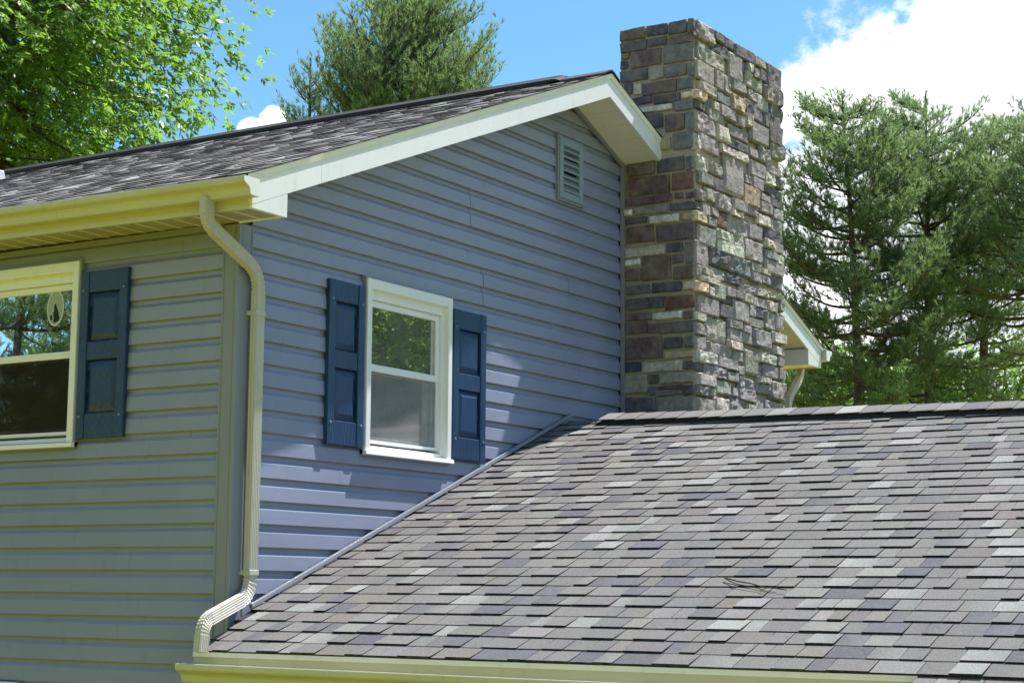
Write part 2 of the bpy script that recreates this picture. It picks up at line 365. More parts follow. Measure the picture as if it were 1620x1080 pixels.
# --- windows and shutters
def make_window(tf, a0, a1, z0, z1, name, screen=True):
    Wd, H = a1-a0, z1-z0
    T = lambda a, c, h: tf(a0+a, c, z0+h)
    cs = .46
    m = MB(); B = lambda m, x0, x1, c0, c1, h0, h1: m.box(x0, x1, c0, c1, h0, h1)
    B(m, .10, cs, .03, .36, .30, H-.10); B(m, Wd-cs, Wd-.10, .03, .36, .30, H-.10); B(m, cs+.003, Wd-cs-.003, .03, .355, H-.58, H-.10)
    root = m.build(name, 'vinyl', house, tf=T, bevel=.03)
    m = MB(); B(m, 0, .095, .02, .27, .02, H); B(m, Wd-.095, Wd, .02, .27, .02, H); B(m, .098, Wd-.098, .02, .27, H-.095, H); B(m, .098, Wd-.098, .02, .27, 0, .06); m.build('channel', 'jtrim', root, tf=T)
    m = MB(); m.hexa([(.0, .03, .07), (.0, .50, .07), (Wd, .50, .07), (Wd, .03, .07), (.0, .03, .34), (.0, .46, .28), (Wd, .46, .28), (Wd, .03, .34)]); m.build('sill', 'vinyl', root, tf=T, bevel=.03)
    m = MB(); d = -.62
    B(m, cs-.06, cs+.16, d, .06, .35, H-.52); B(m, Wd-cs-.16, Wd-cs+.06, d, .06, .35, H-.52); B(m, cs+.163, Wd-cs-.163, d, .055, H-1.02, H-.52)
    m.hexa([(cs+.163, d, .35), (cs+.163, .06, .35), (Wd-cs-.163, .06, .35), (Wd-cs-.163, d, .35), (cs+.163, d, .66), (cs+.163, .06, .52), (Wd-cs-.163, .06, .52), (Wd-cs-.163, d, .66)])
    m.build('frame', 'vinyl', root, tf=T, bevel=.02)
    x0, x1 = cs+.17, Wd-cs-.17; mid = H*.5+.02; hb, ht = .68, H-1.03
    def sash(nm, h0, h1, c0, c1, rb, rt):
        m = MB(); st = .30
        B(m, x0, x0+st, c0, c1, h0, h1); B(m, x1-st, x1, c0, c1, h0, h1); B(m, x0+st, x1-st, c0+.002, c1-.004, h0, h0+rb); B(m, x0+st, x1-st, c0+.002, c1-.004, h1-rt, h1)
        o = m.build(nm, 'vinyl', root, tf=T, bevel=.025)
        m = MB(); cc = (c0+c1)/2; m.box(x0+st-.03, x1-st+.03, cc-.02, cc+.02, h0+rb-.03, h1-rt+.03); m.build('pane', 'glass', root, tf=T)
    sash('upper_sash', mid-.16, ht, -.34, -.10, .33, .30)
    sash('lower_sash', hb, mid+.16, -.60, -.36, .36, .30)
    m = MB(); m.box(x0+.10, x1-.10, -.235, -.225, hb+.16, mid-.17); m.build('insect_screen_or_shade', 'screen' if screen else 'pane_shade', root, tf=T)  # front window: no mesh there, a dark sheet added for the shade
    if screen:
        m = MB(); m.box(x0+.29, x1-.29, -.205, -.195, mid+.18, ht-.29); m.build('insect_screen_or_shade', 'screen_fine', root, tf=T)
    m = MB()
    for q in ((x0, x0+.12, hb+.02, mid-.165), (x1-.12, x1, hb+.02, mid-.165), (x0+.12, x1-.12, hb+.02, hb+.17)): m.box(q[0], q[1], -.29, -.16, q[2], q[3])
    m.build('screen_frame', 'vinyl', root, tf=T)
    m = MB()                             # lowered blind behind the lower sash
    for i in range(int((mid-.5-hb)/.17)):
        h = hb+.35+i*.17; m.hexa([(x0+.05, d-.35, h), (x0+.05, d-.22, h-.05), (x1-.05, d-.22, h-.05), (x1-.05, d-.35, h), (x0+.05, d-.35, h+.015), (x0+.05, d-.22, h-.035), (x1-.05, d-.22, h-.035), (x1-.05, d-.35, h+.015)])
    if screen: m.build('window_blind', 'vinyl', root, tf=T)
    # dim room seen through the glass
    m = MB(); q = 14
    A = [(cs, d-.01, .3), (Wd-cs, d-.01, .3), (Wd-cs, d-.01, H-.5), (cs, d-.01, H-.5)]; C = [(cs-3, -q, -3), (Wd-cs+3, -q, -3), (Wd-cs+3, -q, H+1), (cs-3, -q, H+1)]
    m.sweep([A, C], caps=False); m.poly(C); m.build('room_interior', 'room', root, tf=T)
    return root
def make_shutter(tf, a0, a1, z0, z1, flip=False):
    Wd, H = a1-a0, z1-z0; T = lambda a, c, h: tf(a0+a, c, z0+h)
    m = MB(); c0, c1 = .10, .34; st = .50
    m.box(0, st, c0, c1, 0, H); m.box(Wd-st, Wd, c0, c1, 0, H)
    r = [(0, 1.12), (H*.52-.42, H*.52+.42), (H-.98, H)]
    for h0, h1 in r: m.box(st, Wd-st, c0+.01, c1-.035, h0, h1)
    root = m.build('shutter', 'shutter', house, tf=T, bevel=.035)
    for h0, h1 in ((r[0][1], r[1][0]), (r[1][1], r[2][0])):
        m = MB(); x0, x1 = st, Wd-st; g1, g2 = .05, .34
        base = [(x0, c0+.02, h0), (x1, c0+.02, h0), (x1, c0+.02, h1), (x0, c0+.02, h1)]
        a = [(x0+g1, c0+.06, h0+g1), (x1-g1, c0+.06, h0+g1), (x1-g1, c0+.06, h1-g1), (x0+g1, c0+.06, h1-g1)]
        t = [(x0+g2, c1-.05, h0+g2), (x1-g2, c1-.05, h0+g2), (x1-g2, c1-.05, h1-g2), (x0+g2, c1-.05, h1-g2)]
        m.sweep([base, a, t]); m.build('panel', 'shutter', root, tf=T)
    for px in (.22, Wd-.22):
        for pz in (1.0, H-.9):
            m = MB(); rr = [[(px+rad*math.cos(t), cc, pz+rad*math.sin(t)) for t in np.linspace(0, 2*math.pi, 8, endpoint=False)] for rad, cc in ((.075, c1), (.07, c1+.03), (.035, c1+.05))]
            m.sweep(rr); m.build('screw', 'wire', root, tf=T)
    return root
wg = make_window(TG, GW['y0'], GW['y1'], GW['z0'], GW['z1'], 'window'); wg['label'] = 'white double-hung window on the gable wall'
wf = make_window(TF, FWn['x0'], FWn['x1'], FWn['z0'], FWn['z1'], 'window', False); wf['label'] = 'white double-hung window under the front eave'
_s = [hit(u, v, 0, c) for u, v, c in ((517, 440, -.02), (574, 706, .2), (718.5, 490, .2), (767.5, 728, .2))]; _t = [hit(u, v, 1, -.2) for u, v in ((127, 428), (206, 421), (193, 690))]
for a0, a1, z0, z1, tf, lb in ((_s[0][1], GW['y0']-.06, _s[1][2]-.06, _s[0][2], TG, 'left shutter of the gable window'), (GW['y1']+.06, GW['y1']+.06+3.03, _s[1][2]-.06, _s[0][2], TG, 'right shutter of the gable window'),
                           (FWn['x1']+.06, _t[1][0]-.12, _t[2][2], _t[1][2], TF, 'dark blue shutter beside the front window'), (FWn['x0']-3.1, FWn['x0']-.06, _t[2][2], _t[1][2], TF, None)):
    o = make_shutter(tf, a0, a1, z0, z1)
    if lb: o['label'] = lb
# oval decal on the front window's upper pane
c = hit(88, 487, 1, .33); T = lambda a, cc, h: (c[0]+a, .335-cc*.4, c[2]+h)
ov = lambda ra, rh, cc, n=28: [(ra*math.cos(t), cc, rh*math.sin(t)) for t in np.linspace(0, 2*math.pi, n, endpoint=False)]
MT['decal'] = paint('frosted_decal', (.34, .38, .34), .6); MT['decal_rim'] = paint('decal_rim', (.66, .66, .58), .5); MT['ink'] = paint('decal_ink', (.012, .008, .012), .7)
m = MB(); m.sweep([ov(.50, .80, 0), ov(.50, .80, .02)]); dc = m.build('decal', 'decal', wf, tf=T); dc['label'] = 'small oval decal with a dark seated figure'
m = MB(); o1, o2 = ov(.55, .86, .005), ov(.49, .79, .005); p1, p2 = ov(.55, .86, .035), ov(.49, .79, .035)
for i in range(28):
    j = (i+1) % 28; m.poly([p1[i], p1[j], p2[j], p2[i]]); m.poly([o1[i], o1[j], p1[j], p1[i]])
m.poly([(-.06, .03, .16), (.04, .03, .20), (.06, .03, .08), (.14, .03, -.06), (.25, .03, -.36), (.30, .03, -.52), (.22, .03, -.64), (-.02, .03, -.70), (-.12, .03, -.68), (-.10, .03, -.42), (-.14, .03, -.30), (-.08, .03, -.14), (-.09, .03, .04)])
m.poly([(-.36, .03, -.40), (-.26, .03, -.30), (-.18, .03, -.34), (-.2, .03, -.46), (-.14, .03, -.56), (-.30, .03, -.56)])
o = m.build('decal_print', 'ink', wf, tf=T); o.data.materials.append(MT['decal_rim'])
for p in o.data.polygons: p.material_index = 1 if p.index < 56 else 0
# head trim of the window below, just entering the frame
m = MB(); zz = -18.05; m.box(-19.5, -12.3, -.32, -.03, zz-.5, zz); m.box(-19.5, -12.3, -.36, -.32, zz-.12, zz); o = m.build('window', 'vinyl', house, bevel=.03); o['label'] = 'head trim of the lower front window'
m = MB(); m.box(-19.5, -19.0, -.32, -.03, zz-7.5, zz-.503); m.box(-12.8, -12.3, -.32, -.03, zz-7.5, zz-.503); m.build('casing', 'vinyl', o)
m = MB(); m.box(-18.99, -12.81, -.14, -.10, zz-7.5, zz-.503); m.build('pane', 'glass', o)
# gable vent
_a, _b = hit(887, 216, 0, .2), hit(923, 325, 0, .2)
m = MB(); y0, y1, z0, z1 = _a[1], _b[1], _b[2], _a[2]
GV = lambda x, y, z: (x-.14, y, z)
for q in ((y0, y0+.40, z0, z1), (y1-.40, y1, z0, z1), (y0+.40, y1-.40, z0, z0+.42), (y0+.40, y1-.40, z1-.42, z1)): m.box(.05, .34, *q)
vent = m.build('gable_vent', 'vent', house, bevel=.04, tf=GV)
m = MB()
for q in ((y0-.14, y0-.003, z0-.14, z1+.14), (y1+.003, y1+.14, z0-.14, z1+.14), (y0, y1, z0-.14, z0-.003), (y0, y1, z1+.003, z1+.14)): m.box(.03, .26, *q)
m.build('vent_channel', 'jtrim', vent, tf=GV)
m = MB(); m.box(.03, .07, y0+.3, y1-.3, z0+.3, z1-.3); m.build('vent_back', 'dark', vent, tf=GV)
for i in range(8):
    h = z0+.46+i*.385; m = MB(); m.hexa([(.10, y0+.40, h+.26), (.32, y0+.40, h), (.32, y1-.40, h), (.10, y1-.40, h+.26), (.10, y0+.40, h+.31), (.32, y0+.40, h+.08), (.32, y1-.40, h+.08), (.10, y1-.40, h+.31)]); m.build('louver', 'vent', vent, tf=GV)

# --- upper roof
TONES = [(.146, .142, .144), (.158, .154, .153), (.138, .135, .140), (.100, .100, .118), (.235, .238, .24), (.150, .141, .138), (.148, .146, .150), (.192, .19, .19)]
WT = [.22, .17, .15, .15, .07, .09, .08, .07]
def shingle_poly(m, F, x0, x1, s0, ex, t, cols, c0, c1, dark=.012):
    """one tab: butt at slope distance s0 raised by t, tucked under the next course"""
    s1 = s0+ex*1.06; i = len(m.v)
    for (x, s, h) in ((x0, s0, t), (x1, s0, t), (x1, s1, .012), (x0, s1, .012), (x0, s0, -.015), (x1, s0, -.015), (x1, s1, -.015), (x0, s1, -.015), (x0, s0, t), (x1, s0, t), (x1, s1, .012), (x0, s1, .012)): m.v.append(F(x, s, h))
    m.f += [(i, i+1, i+2, i+3), (i+4, i+5, i+9, i+8), (i+5, i+6, i+10, i+9), (i+7, i+4, i+8, i+11)]
    k = (dark, dark*.95, dark); cols += [c0, c1, c1, c0] + [k]*8
def tabs(x0, x1, wmin, wmax, rnd):
    x = x0 - rnd.random()*wmax; out = []; up = rnd.random() < .5
    while x < x1:
        w = wmin + (wmax-wmin)*rnd.random(); a, c = max(x, x0), min(x+w, x1)
        if c-a > .06: out.append((a, c, up))
        x += w; up = not up if rnd.random() < .8 else up
    return out
def tint_pair(rnd):
    t = rnd.choices(TONES, WT)[0]; k = .9+.2*rnd.random(); a = tuple(x*k for x in t)
    if rnd.random() < .5:
        t2 = rnd.choices(TONES, WT)[0]; return a, tuple((x+y)/2 for x, y in zip(a, t2))
    return a, tuple(x*(.94+.12*rnd.random()) for x in a)
ROOFL = XL-2
ye = -2.62; c1_ = math.cos(math.atan(S1)); s1_ = math.sin(math.atan(S1))
b = MB(); th = .16
def slab(m, x0, x1, ya, yb, fz, t0, t1):
    m.hexa([(x0, ya, fz(ya)-t0), (x1, ya, fz(ya)-t0), (x1, yb, fz(yb)-t0), (x0, yb, fz(yb)-t0), (x0, ya, fz(ya)-t1), (x1, ya, fz(ya)-t1), (x1, yb, fz(yb)-t1), (x0, yb, fz(yb)-t1)])
slab(b, ROOFL, OV+.06, ye+.06, YC, uroof, .30, .10); slab(b, ROOFL, OV+.06, YC, DEPTH-ye-.06, uroof, .30, .10)
uro = b.build('upper_roof', 'deck', house)
rnd = random.Random(3)
FU = lambda x, s, h: (x, ye+s*c1_ - h*s1_, uroof(ye)+s*s1_ + h*c1_ - .08)
m = MB(); cols = []; ex = 1.0625; SL = (YC-ye)/c1_; n = int(SL/ex)+1
for k in range(n):
    for a, c, upt in tabs(-74, OV+.12, .6, 1.5, rnd):
        c0, c1 = tint_pair(rnd); e2 = min(ex, (SL-k*ex)/1.06)
        f = mnoise.noise(Vector((a*.5, k*.33, 2.0)))+.6*mnoise.noise(Vector((a*1.3, k*.8, 7.0)))+rnd.uniform(-.12, .12); f = .36 if f < -.12 else (1.8 if f > .12 else 1.15)
        c0, c1 = tuple(x*f for x in c0), tuple(x*f for x in c1)
        if e2 > .1: shingle_poly(m, FU, a, c, k*ex, e2, .06 if upt else .035, cols, c0, c1, .02)
o = m.build('shingle_field', 'shingle', uro, tint=lambda i: cols[i]); o['kind'] = 'stuff'
FR = lambda x, s, h: (x, DEPTH-ye-s*c1_ + h*s1_, uroof(ye)+s*s1_ + h*c1_ - .08)
m = MB(); cols2 = []
for k in range(n):
    for a, c, upt in tabs(-30, OV+.12, 1.6, 3.2, rnd):
        c0, c1 = tint_pair(rnd); e2 = min(ex, (SL-k*ex)/1.06)
        if e2 > .1: shingle_poly(m, FR, a, c, k*ex, e2, .115 if upt else .06, cols2, c0, c1)
o = m.build('rear_shingle_field', 'shingle', uro, tint=lambda i: cols2[i]); o['kind'] = 'stuff'
# ridge vent: raised strip with capped end, stops short of the gable
def ridge_strip(m, x0, x1, yc, zc, half, lift, S, thick, nround=4):
    rings = []
    xs = [x0+(1-math.cos(t))*.0 for t in (0,)]
    prof = [(-half, -half*S), (-half*.5, -half*.5*S+.03), (-.12, .06), (.12, .06), (half*.5, -half*.5*S+.03), (half, -half*S)]
    for x, f in ((x0, 1), (x1-.5, 1), (x1-.22, .82), (x1, .45)) if x1 > x0 else ((x0, 1), (x1+.5, 1), (x1+.22, .82), (x1, .45)):
        rings.append([(x, yc+dy, zc+dz+lift*f) for dy, dz in prof] + [(x, yc+dy, zc+dz+lift*f-thick*f) for dy, dz in prof[::-1]])
    m.sweep(rings)
m = MB(); ridge_strip(m, ROOFL, -.15, YC, RZ, 1.0, .22, S1, .22); m.build('ridge_vent', 'ridgevent', uro)
m = MB(); prof = [(-1.0, -1.0*S1+.06), (-.3, .02), (0, .10), (.3, .02), (1.0, -1.0*S1+.06)]
m.sweep([[(x, YC+dy, RZ+dz+.02) for dy, dz in prof]+[(x, YC+dy, RZ+dz-.06) for dy, dz in prof[::-1]] for x in (-.8, OV+.14)]); ucap = m.build('ridge_cap', 'shingle', uro, tint=(.08, .075, .08))
# vent box near the ridge, at the left edge of the frame
m = MB(); ybx = 21.9; zbx = uroof(ybx)
m.hexa([(-44, 20.6, uroof(20.6)-.2), (-41.0, 20.6, uroof(20.6)-.2), (-41.0, 23.2, uroof(23.2)-.2), (-44, 23.2, uroof(23.2)-.2), (-44, 20.6, zbx+.65), (-41.0, 20.6, zbx+.65), (-41.0, 23.0, zbx+.95), (-44, 23.0, zbx+.95)])
m.build('roof_vent', 'trim', uro, bevel=.08)
# drip edge along the rakes
for sg, nm in ((-1, 'drip_edge'), (1, 'drip_edge')):
    m = MB(); ya, yb = (ye, YC) if sg < 0 else (DEPTH-ye, YC)
    za, zb2 = uroof(ya)-.10, uroof(yb)-.10
    m.hexa([(OV+.012, ya, za-.30), (OV+.05, ya, za-.30), (OV+.05, yb, zb2-.30), (OV+.012, yb, zb2-.30), (OV+.012, ya, za), (OV+.10, ya, za), (OV+.10, yb, zb2), (OV+.012, yb, zb2)]); m.build(nm, 'soffit', uro)
# rake fascia
yf = -2.30
def rake(side):
    Y = (lambda y: y) if side < 0 else (lambda y: DEPTH-y)
    m = MB(); ya, yb = yf, YC; za, zb2 = uroof(ya), uroof(yb)
    seam_y = 2.25
    for p, q in ((ya, seam_y-.008), (seam_y+.008, yb)):
        m.hexa([(OV-.2, Y(p), uroof(p)-1.45), (OV, Y(p), uroof(p)-1.45), (OV, Y(q), uroof(q)-1.45), (OV-.2, Y(q), uroof(q)-1.45), (OV-.2, Y(p), uroof(p)-.13), (OV, Y(p), uroof(p)-.13), (OV, Y(q), uroof(q)-.13), (OV-.2, Y(q), uroof(q)-.13)])
    m.build('rake_fascia', 'trim', uro)
    # soffit panels under the rake
    k = 0; y = .05; wd = 1.28
    while y < YC-.05:
        q = min(y+wd, YC); m = MB(); p2 = q-.035
        m.hexa([(.03, Y(y), rk(y)-.03), (OV-.203, Y(y), rk(y)-.03), (OV-.203, Y(p2), rk(p2)-.03), (.03, Y(p2), rk(p2)-.03), (.03, Y(y), rk(y)+.05), (OV-.203, Y(y), rk(y)+.05), (OV-.203, Y(p2), rk(p2)+.05), (.03, Y(p2), rk(p2)+.05)])
        m.build('soffit_panel', 'soffit', uro); y = q
    m = MB(); slab(m, .03, OV-.21, min(Y(.05), Y(YC)), max(Y(.05), Y(YC)), lambda y: uroof(y)-1.22, .05, 0); m.build('soffit_backing', 'deck', uro)
    # boxed return at the eave
    m = MB(); zt0, zt1 = uroof(yf)-1.46, uroof(-.0)-1.46; a, c = Y(yf), Y(-.02)
    m.hexa([(OV-.2, a, 1.86), (OV-.005, a, 1.86), (OV-.005, c, 1.86), (OV-.2, c, 1.86), (OV-.2, a, zt0), (OV-.005, a, zt0), (OV-.005, c, zt1), (OV-.2, c, zt1)])
    m.hexa([(.06, Y(-.16), 1.88), (OV-.203, Y(-.16), 1.88), (OV-.203, Y(-.03), 1.88), (.06, Y(-.03), 1.88), (.06, Y(-.16), uroof(-.16)-1.36), (OV-.203, Y(-.16), uroof(-.16)-1.36), (OV-.203, Y(-.03), uroof(-.03)-1.36), (.06, Y(-.03), uroof(-.03)-1.36)])
    m.build('eave_return', 'trim', uro, bevel=.02)
rake(-1); rake(1)
# front eave: fascia, soffit boards, gutter (the run rises a little away from the downspout)
tilt = lambda x: .011*(OV-x)
def eave(side):
    Y = (lambda y: y) if side < 0 else (lambda y: DEPTH-y)
    xr = OV-.21 if True else 0; x0 = XL+.5
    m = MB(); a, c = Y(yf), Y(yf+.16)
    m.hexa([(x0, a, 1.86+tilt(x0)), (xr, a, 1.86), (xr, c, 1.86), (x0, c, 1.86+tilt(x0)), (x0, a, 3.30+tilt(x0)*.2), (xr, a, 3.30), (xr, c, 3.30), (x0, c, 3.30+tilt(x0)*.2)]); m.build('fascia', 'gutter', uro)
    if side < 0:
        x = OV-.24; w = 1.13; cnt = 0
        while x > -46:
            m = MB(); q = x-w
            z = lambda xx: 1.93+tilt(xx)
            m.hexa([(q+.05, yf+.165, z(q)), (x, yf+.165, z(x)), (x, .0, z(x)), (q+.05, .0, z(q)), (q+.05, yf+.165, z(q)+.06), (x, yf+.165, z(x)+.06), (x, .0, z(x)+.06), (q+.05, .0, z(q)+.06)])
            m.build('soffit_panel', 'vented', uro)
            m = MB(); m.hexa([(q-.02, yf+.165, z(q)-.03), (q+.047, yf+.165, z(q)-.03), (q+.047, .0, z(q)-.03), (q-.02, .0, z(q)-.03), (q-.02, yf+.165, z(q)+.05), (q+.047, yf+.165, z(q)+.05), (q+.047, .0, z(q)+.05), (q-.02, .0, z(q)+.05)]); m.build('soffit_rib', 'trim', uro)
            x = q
eave(-1); eave(1)
m = MB(); m.box(XL, OV-.21, DEPTH-.0, DEPTH-yf-.17, 1.93, 2.0); m.build('rear_soffit', 'soffit', uro)
KP = [(0, .74), (0, 0), (.52, 0), (.56, .04), (.585, .16), (.62, .27), (.70, .36), (.82, .42), (.92, .47), (.97, .53), (.985, .60), (.985, .70), (.965, .735), (.90, .74), (.885, .70)]
def gutter(Y, yb, x0, x1, z0, z1, name='gutter'):
    m = MB(); nseg = 6
    m.sweep([[(x0+(x1-x0)*t, Y(yb-d), z0+(z1-z0)*t+h) for d, h in KP] for t in np.linspace(0, 1, nseg)], closed=False)
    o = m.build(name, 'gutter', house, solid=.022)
    for p in o.data.polygons: p.use_smooth = False
    for x, z, s in ((x0, z0, -1), (x1, z1, 1)):
        m = MB(); m.poly([(x+s*.012, Y(yb-d), z+h) for d, h in KP[:13]]); ec = m.build('end_cap', 'trim', o, solid=.03)
    return o
def gutter_fittings(o, yb, xs, zf, seams_):
    for x in xs:                         # hidden-hanger screw heads along the lip
        m = MB(); m.box(x-.03, x+.03, yb-1.012, yb-.985, zf(x)+.60, zf(x)+.66); m.build('hanger_screw', 'spout', o)
    for x in seams_:                     # lapped joint between two gutter lengths
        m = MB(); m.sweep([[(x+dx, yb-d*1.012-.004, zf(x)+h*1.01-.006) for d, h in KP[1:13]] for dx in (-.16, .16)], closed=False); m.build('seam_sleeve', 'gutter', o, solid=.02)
idY = lambda y: y; mirY = lambda y: DEPTH-y
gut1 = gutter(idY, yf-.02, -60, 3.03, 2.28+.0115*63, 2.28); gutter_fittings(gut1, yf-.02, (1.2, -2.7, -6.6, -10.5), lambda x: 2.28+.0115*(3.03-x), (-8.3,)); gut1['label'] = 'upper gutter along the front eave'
gut2 = gutter(mirY, yf-.02, -60, 3.03, 2.38, 2.38); gut2['label'] = 'rear gutter peeking out behind the chimney'

# --- chimney
CY0, CY1, CX, CZ = 34.5, 47.3, 4.8, 20.1
m = MB(); m.box(-.1, CX-.10, CY0+.10, CY1-.10, ZB, CZ-.12); chim = m.build('chimney', 'mortar', house); chim['label'] = 'tall chimney of mixed grey and brown stone'
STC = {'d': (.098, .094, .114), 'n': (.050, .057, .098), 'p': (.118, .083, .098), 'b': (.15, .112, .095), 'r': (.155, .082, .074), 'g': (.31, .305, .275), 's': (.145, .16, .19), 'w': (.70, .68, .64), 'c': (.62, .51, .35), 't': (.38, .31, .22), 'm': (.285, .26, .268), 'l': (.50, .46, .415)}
def stone(tf, a0, a1, h0, h1, out, amp, col, seed, nx, ny, ang=.0):
    rs = random.Random(seed); m = MB(); Wd, Hh = a1-a0, h1-h0
    jit = [[rs.uniform(-.035, .035) for _ in range(2)] for _ in range(4)]
    cr = min(.16, .25*min(Wd, Hh)); tiltx, tilty = rs.uniform(-1, 1)*amp*1.1, rs.uniform(-1, .5)*amp*1.0
    ox, oy, oz = rs.uniform(0, 50), rs.uniform(0, 50), rs.uniform(0, 50)
    grid = []
    for j in range(ny+1):
        row = []
        for i in range(nx+1):
            u, v = i/nx, j/ny
            # pull the grid lines towards the edges so that the arris is rounded
            uu = (0, .06)[i] if i < 2 else ((.94, 1)[i-nx+1] if i > nx-2 else .06+.88*(i-1)/(nx-2))
            vv = (0, .09)[j] if j < 2 else ((.91, 1)[j-ny+1] if j > ny-2 else .09+.82*(j-1)/(ny-2))
            x = uu*Wd; z = vv*Hh
            bx = sum(jit[k][0]*((1-uu) if k % 2 == 0 else uu)*((1-vv) if k < 2 else vv) for k in range(4)); bz = sum(jit[k][1]*((1-uu) if k % 2 == 0 else uu)*((1-vv) if k < 2 else vv) for k in range(4))
            edge = min(uu, 1-uu)*Wd; edgev = min(vv, 1-vv)*Hh; e = min(edge, edgev)
            nz = mnoise.fractal(Vector((ox+x*1.5, oy+z*1.5, oz)), .8, 2.2, 5)
            face = out + amp*nz*1.3 + tiltx*(uu-.5) + tilty*(vv-.5)
            if e < 1e-6: c = max(.02, out*.35+.03*nz); wob = .05*mnoise.noise(Vector((ox+x*2.3, oz+z*2.3, 3)))
            else: c = max(.05, face); wob = .03*mnoise.noise(Vector((ox+x*2.3, oz+z*2.3, 3)))
            row.append((a0+x+bx+wob, c, h0+z+bz+wob))
        grid.append(row)
    for row in grid: m.v += row
    k = nx+1
    for j in range(ny):
        for i in range(nx): m.f.append((j*k+i, j*k+i+1, (j+1)*k+i+1, (j+1)*k+i))
    per = [j for j in range(nx+1)] + [j*k+nx for j in range(1, ny+1)] + [ny*k+i for i in range(nx-1, -1, -1)] + [j*k for j in range(ny-1, 0, -1)]
    base = len(m.v)
    for p in per: v = m.v[p]; m.v.append((v[0], -.13, v[2]))
    q = len(per)
    for i in range(q): m.f.append((per[(i+1) % q], per[i], base+i, base+(i+1) % q))
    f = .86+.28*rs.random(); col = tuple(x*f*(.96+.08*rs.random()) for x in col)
    return m.build('stone', 'stone', chim, tf=tf, tint=col)
TL = lambda a, c, h: (a, CY0-c, h)        # face towards the viewer's left (normal -Y)
TR = lambda a, c, h: (CX+c, a, h)         # sunlit face (normal +X)
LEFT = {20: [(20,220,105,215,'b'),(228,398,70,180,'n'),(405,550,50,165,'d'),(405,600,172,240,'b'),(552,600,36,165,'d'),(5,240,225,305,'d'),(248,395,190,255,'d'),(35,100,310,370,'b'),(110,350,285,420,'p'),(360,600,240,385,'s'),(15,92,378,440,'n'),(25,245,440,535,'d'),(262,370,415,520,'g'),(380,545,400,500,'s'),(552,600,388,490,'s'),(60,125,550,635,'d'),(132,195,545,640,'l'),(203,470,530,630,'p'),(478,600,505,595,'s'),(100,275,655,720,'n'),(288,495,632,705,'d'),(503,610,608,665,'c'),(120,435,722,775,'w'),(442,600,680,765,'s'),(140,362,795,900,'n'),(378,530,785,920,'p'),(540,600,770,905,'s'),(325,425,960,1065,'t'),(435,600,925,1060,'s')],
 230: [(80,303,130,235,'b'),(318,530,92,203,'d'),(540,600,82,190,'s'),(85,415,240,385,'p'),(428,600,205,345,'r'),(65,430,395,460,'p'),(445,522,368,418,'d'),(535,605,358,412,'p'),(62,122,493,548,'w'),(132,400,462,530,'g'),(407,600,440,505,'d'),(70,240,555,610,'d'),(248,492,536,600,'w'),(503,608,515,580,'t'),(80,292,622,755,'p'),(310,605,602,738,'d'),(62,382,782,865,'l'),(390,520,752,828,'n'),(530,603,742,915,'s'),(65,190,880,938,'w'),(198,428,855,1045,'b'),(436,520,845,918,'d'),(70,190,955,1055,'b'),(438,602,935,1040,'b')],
 440: [(75,262,52,125,'d'),(275,508,28,112,'n'),(518,606,18,95,'c'),(75,368,148,242,'d'),(376,605,128,238,'r'),(60,270,265,330,'p'),(280,514,258,322,'w'),(520,600,252,315,'b'),(55,238,342,432,'p'),(246,322,345,430,'p'),(332,600,338,430,'d'),(70,358,455,630,'p'),(368,515,458,545,'n'),(522,600,448,540,'s'),(368,602,560,625,'t'),(55,192,650,730,'n'),(200,515,642,725,'l'),(522,604,640,712,'d'),(60,242,748,895,'g'),(250,325,742,818,'d'),(333,606,732,812,'g'),(248,306,835,912,'s'),(313,515,830,868,'d'),(313,515,874,912,'s'),(520,600,825,905,'n'),(55,126,918,1060,'n'),(132,308,922,1060,'d'),(318,600,922,1060,'g')]}
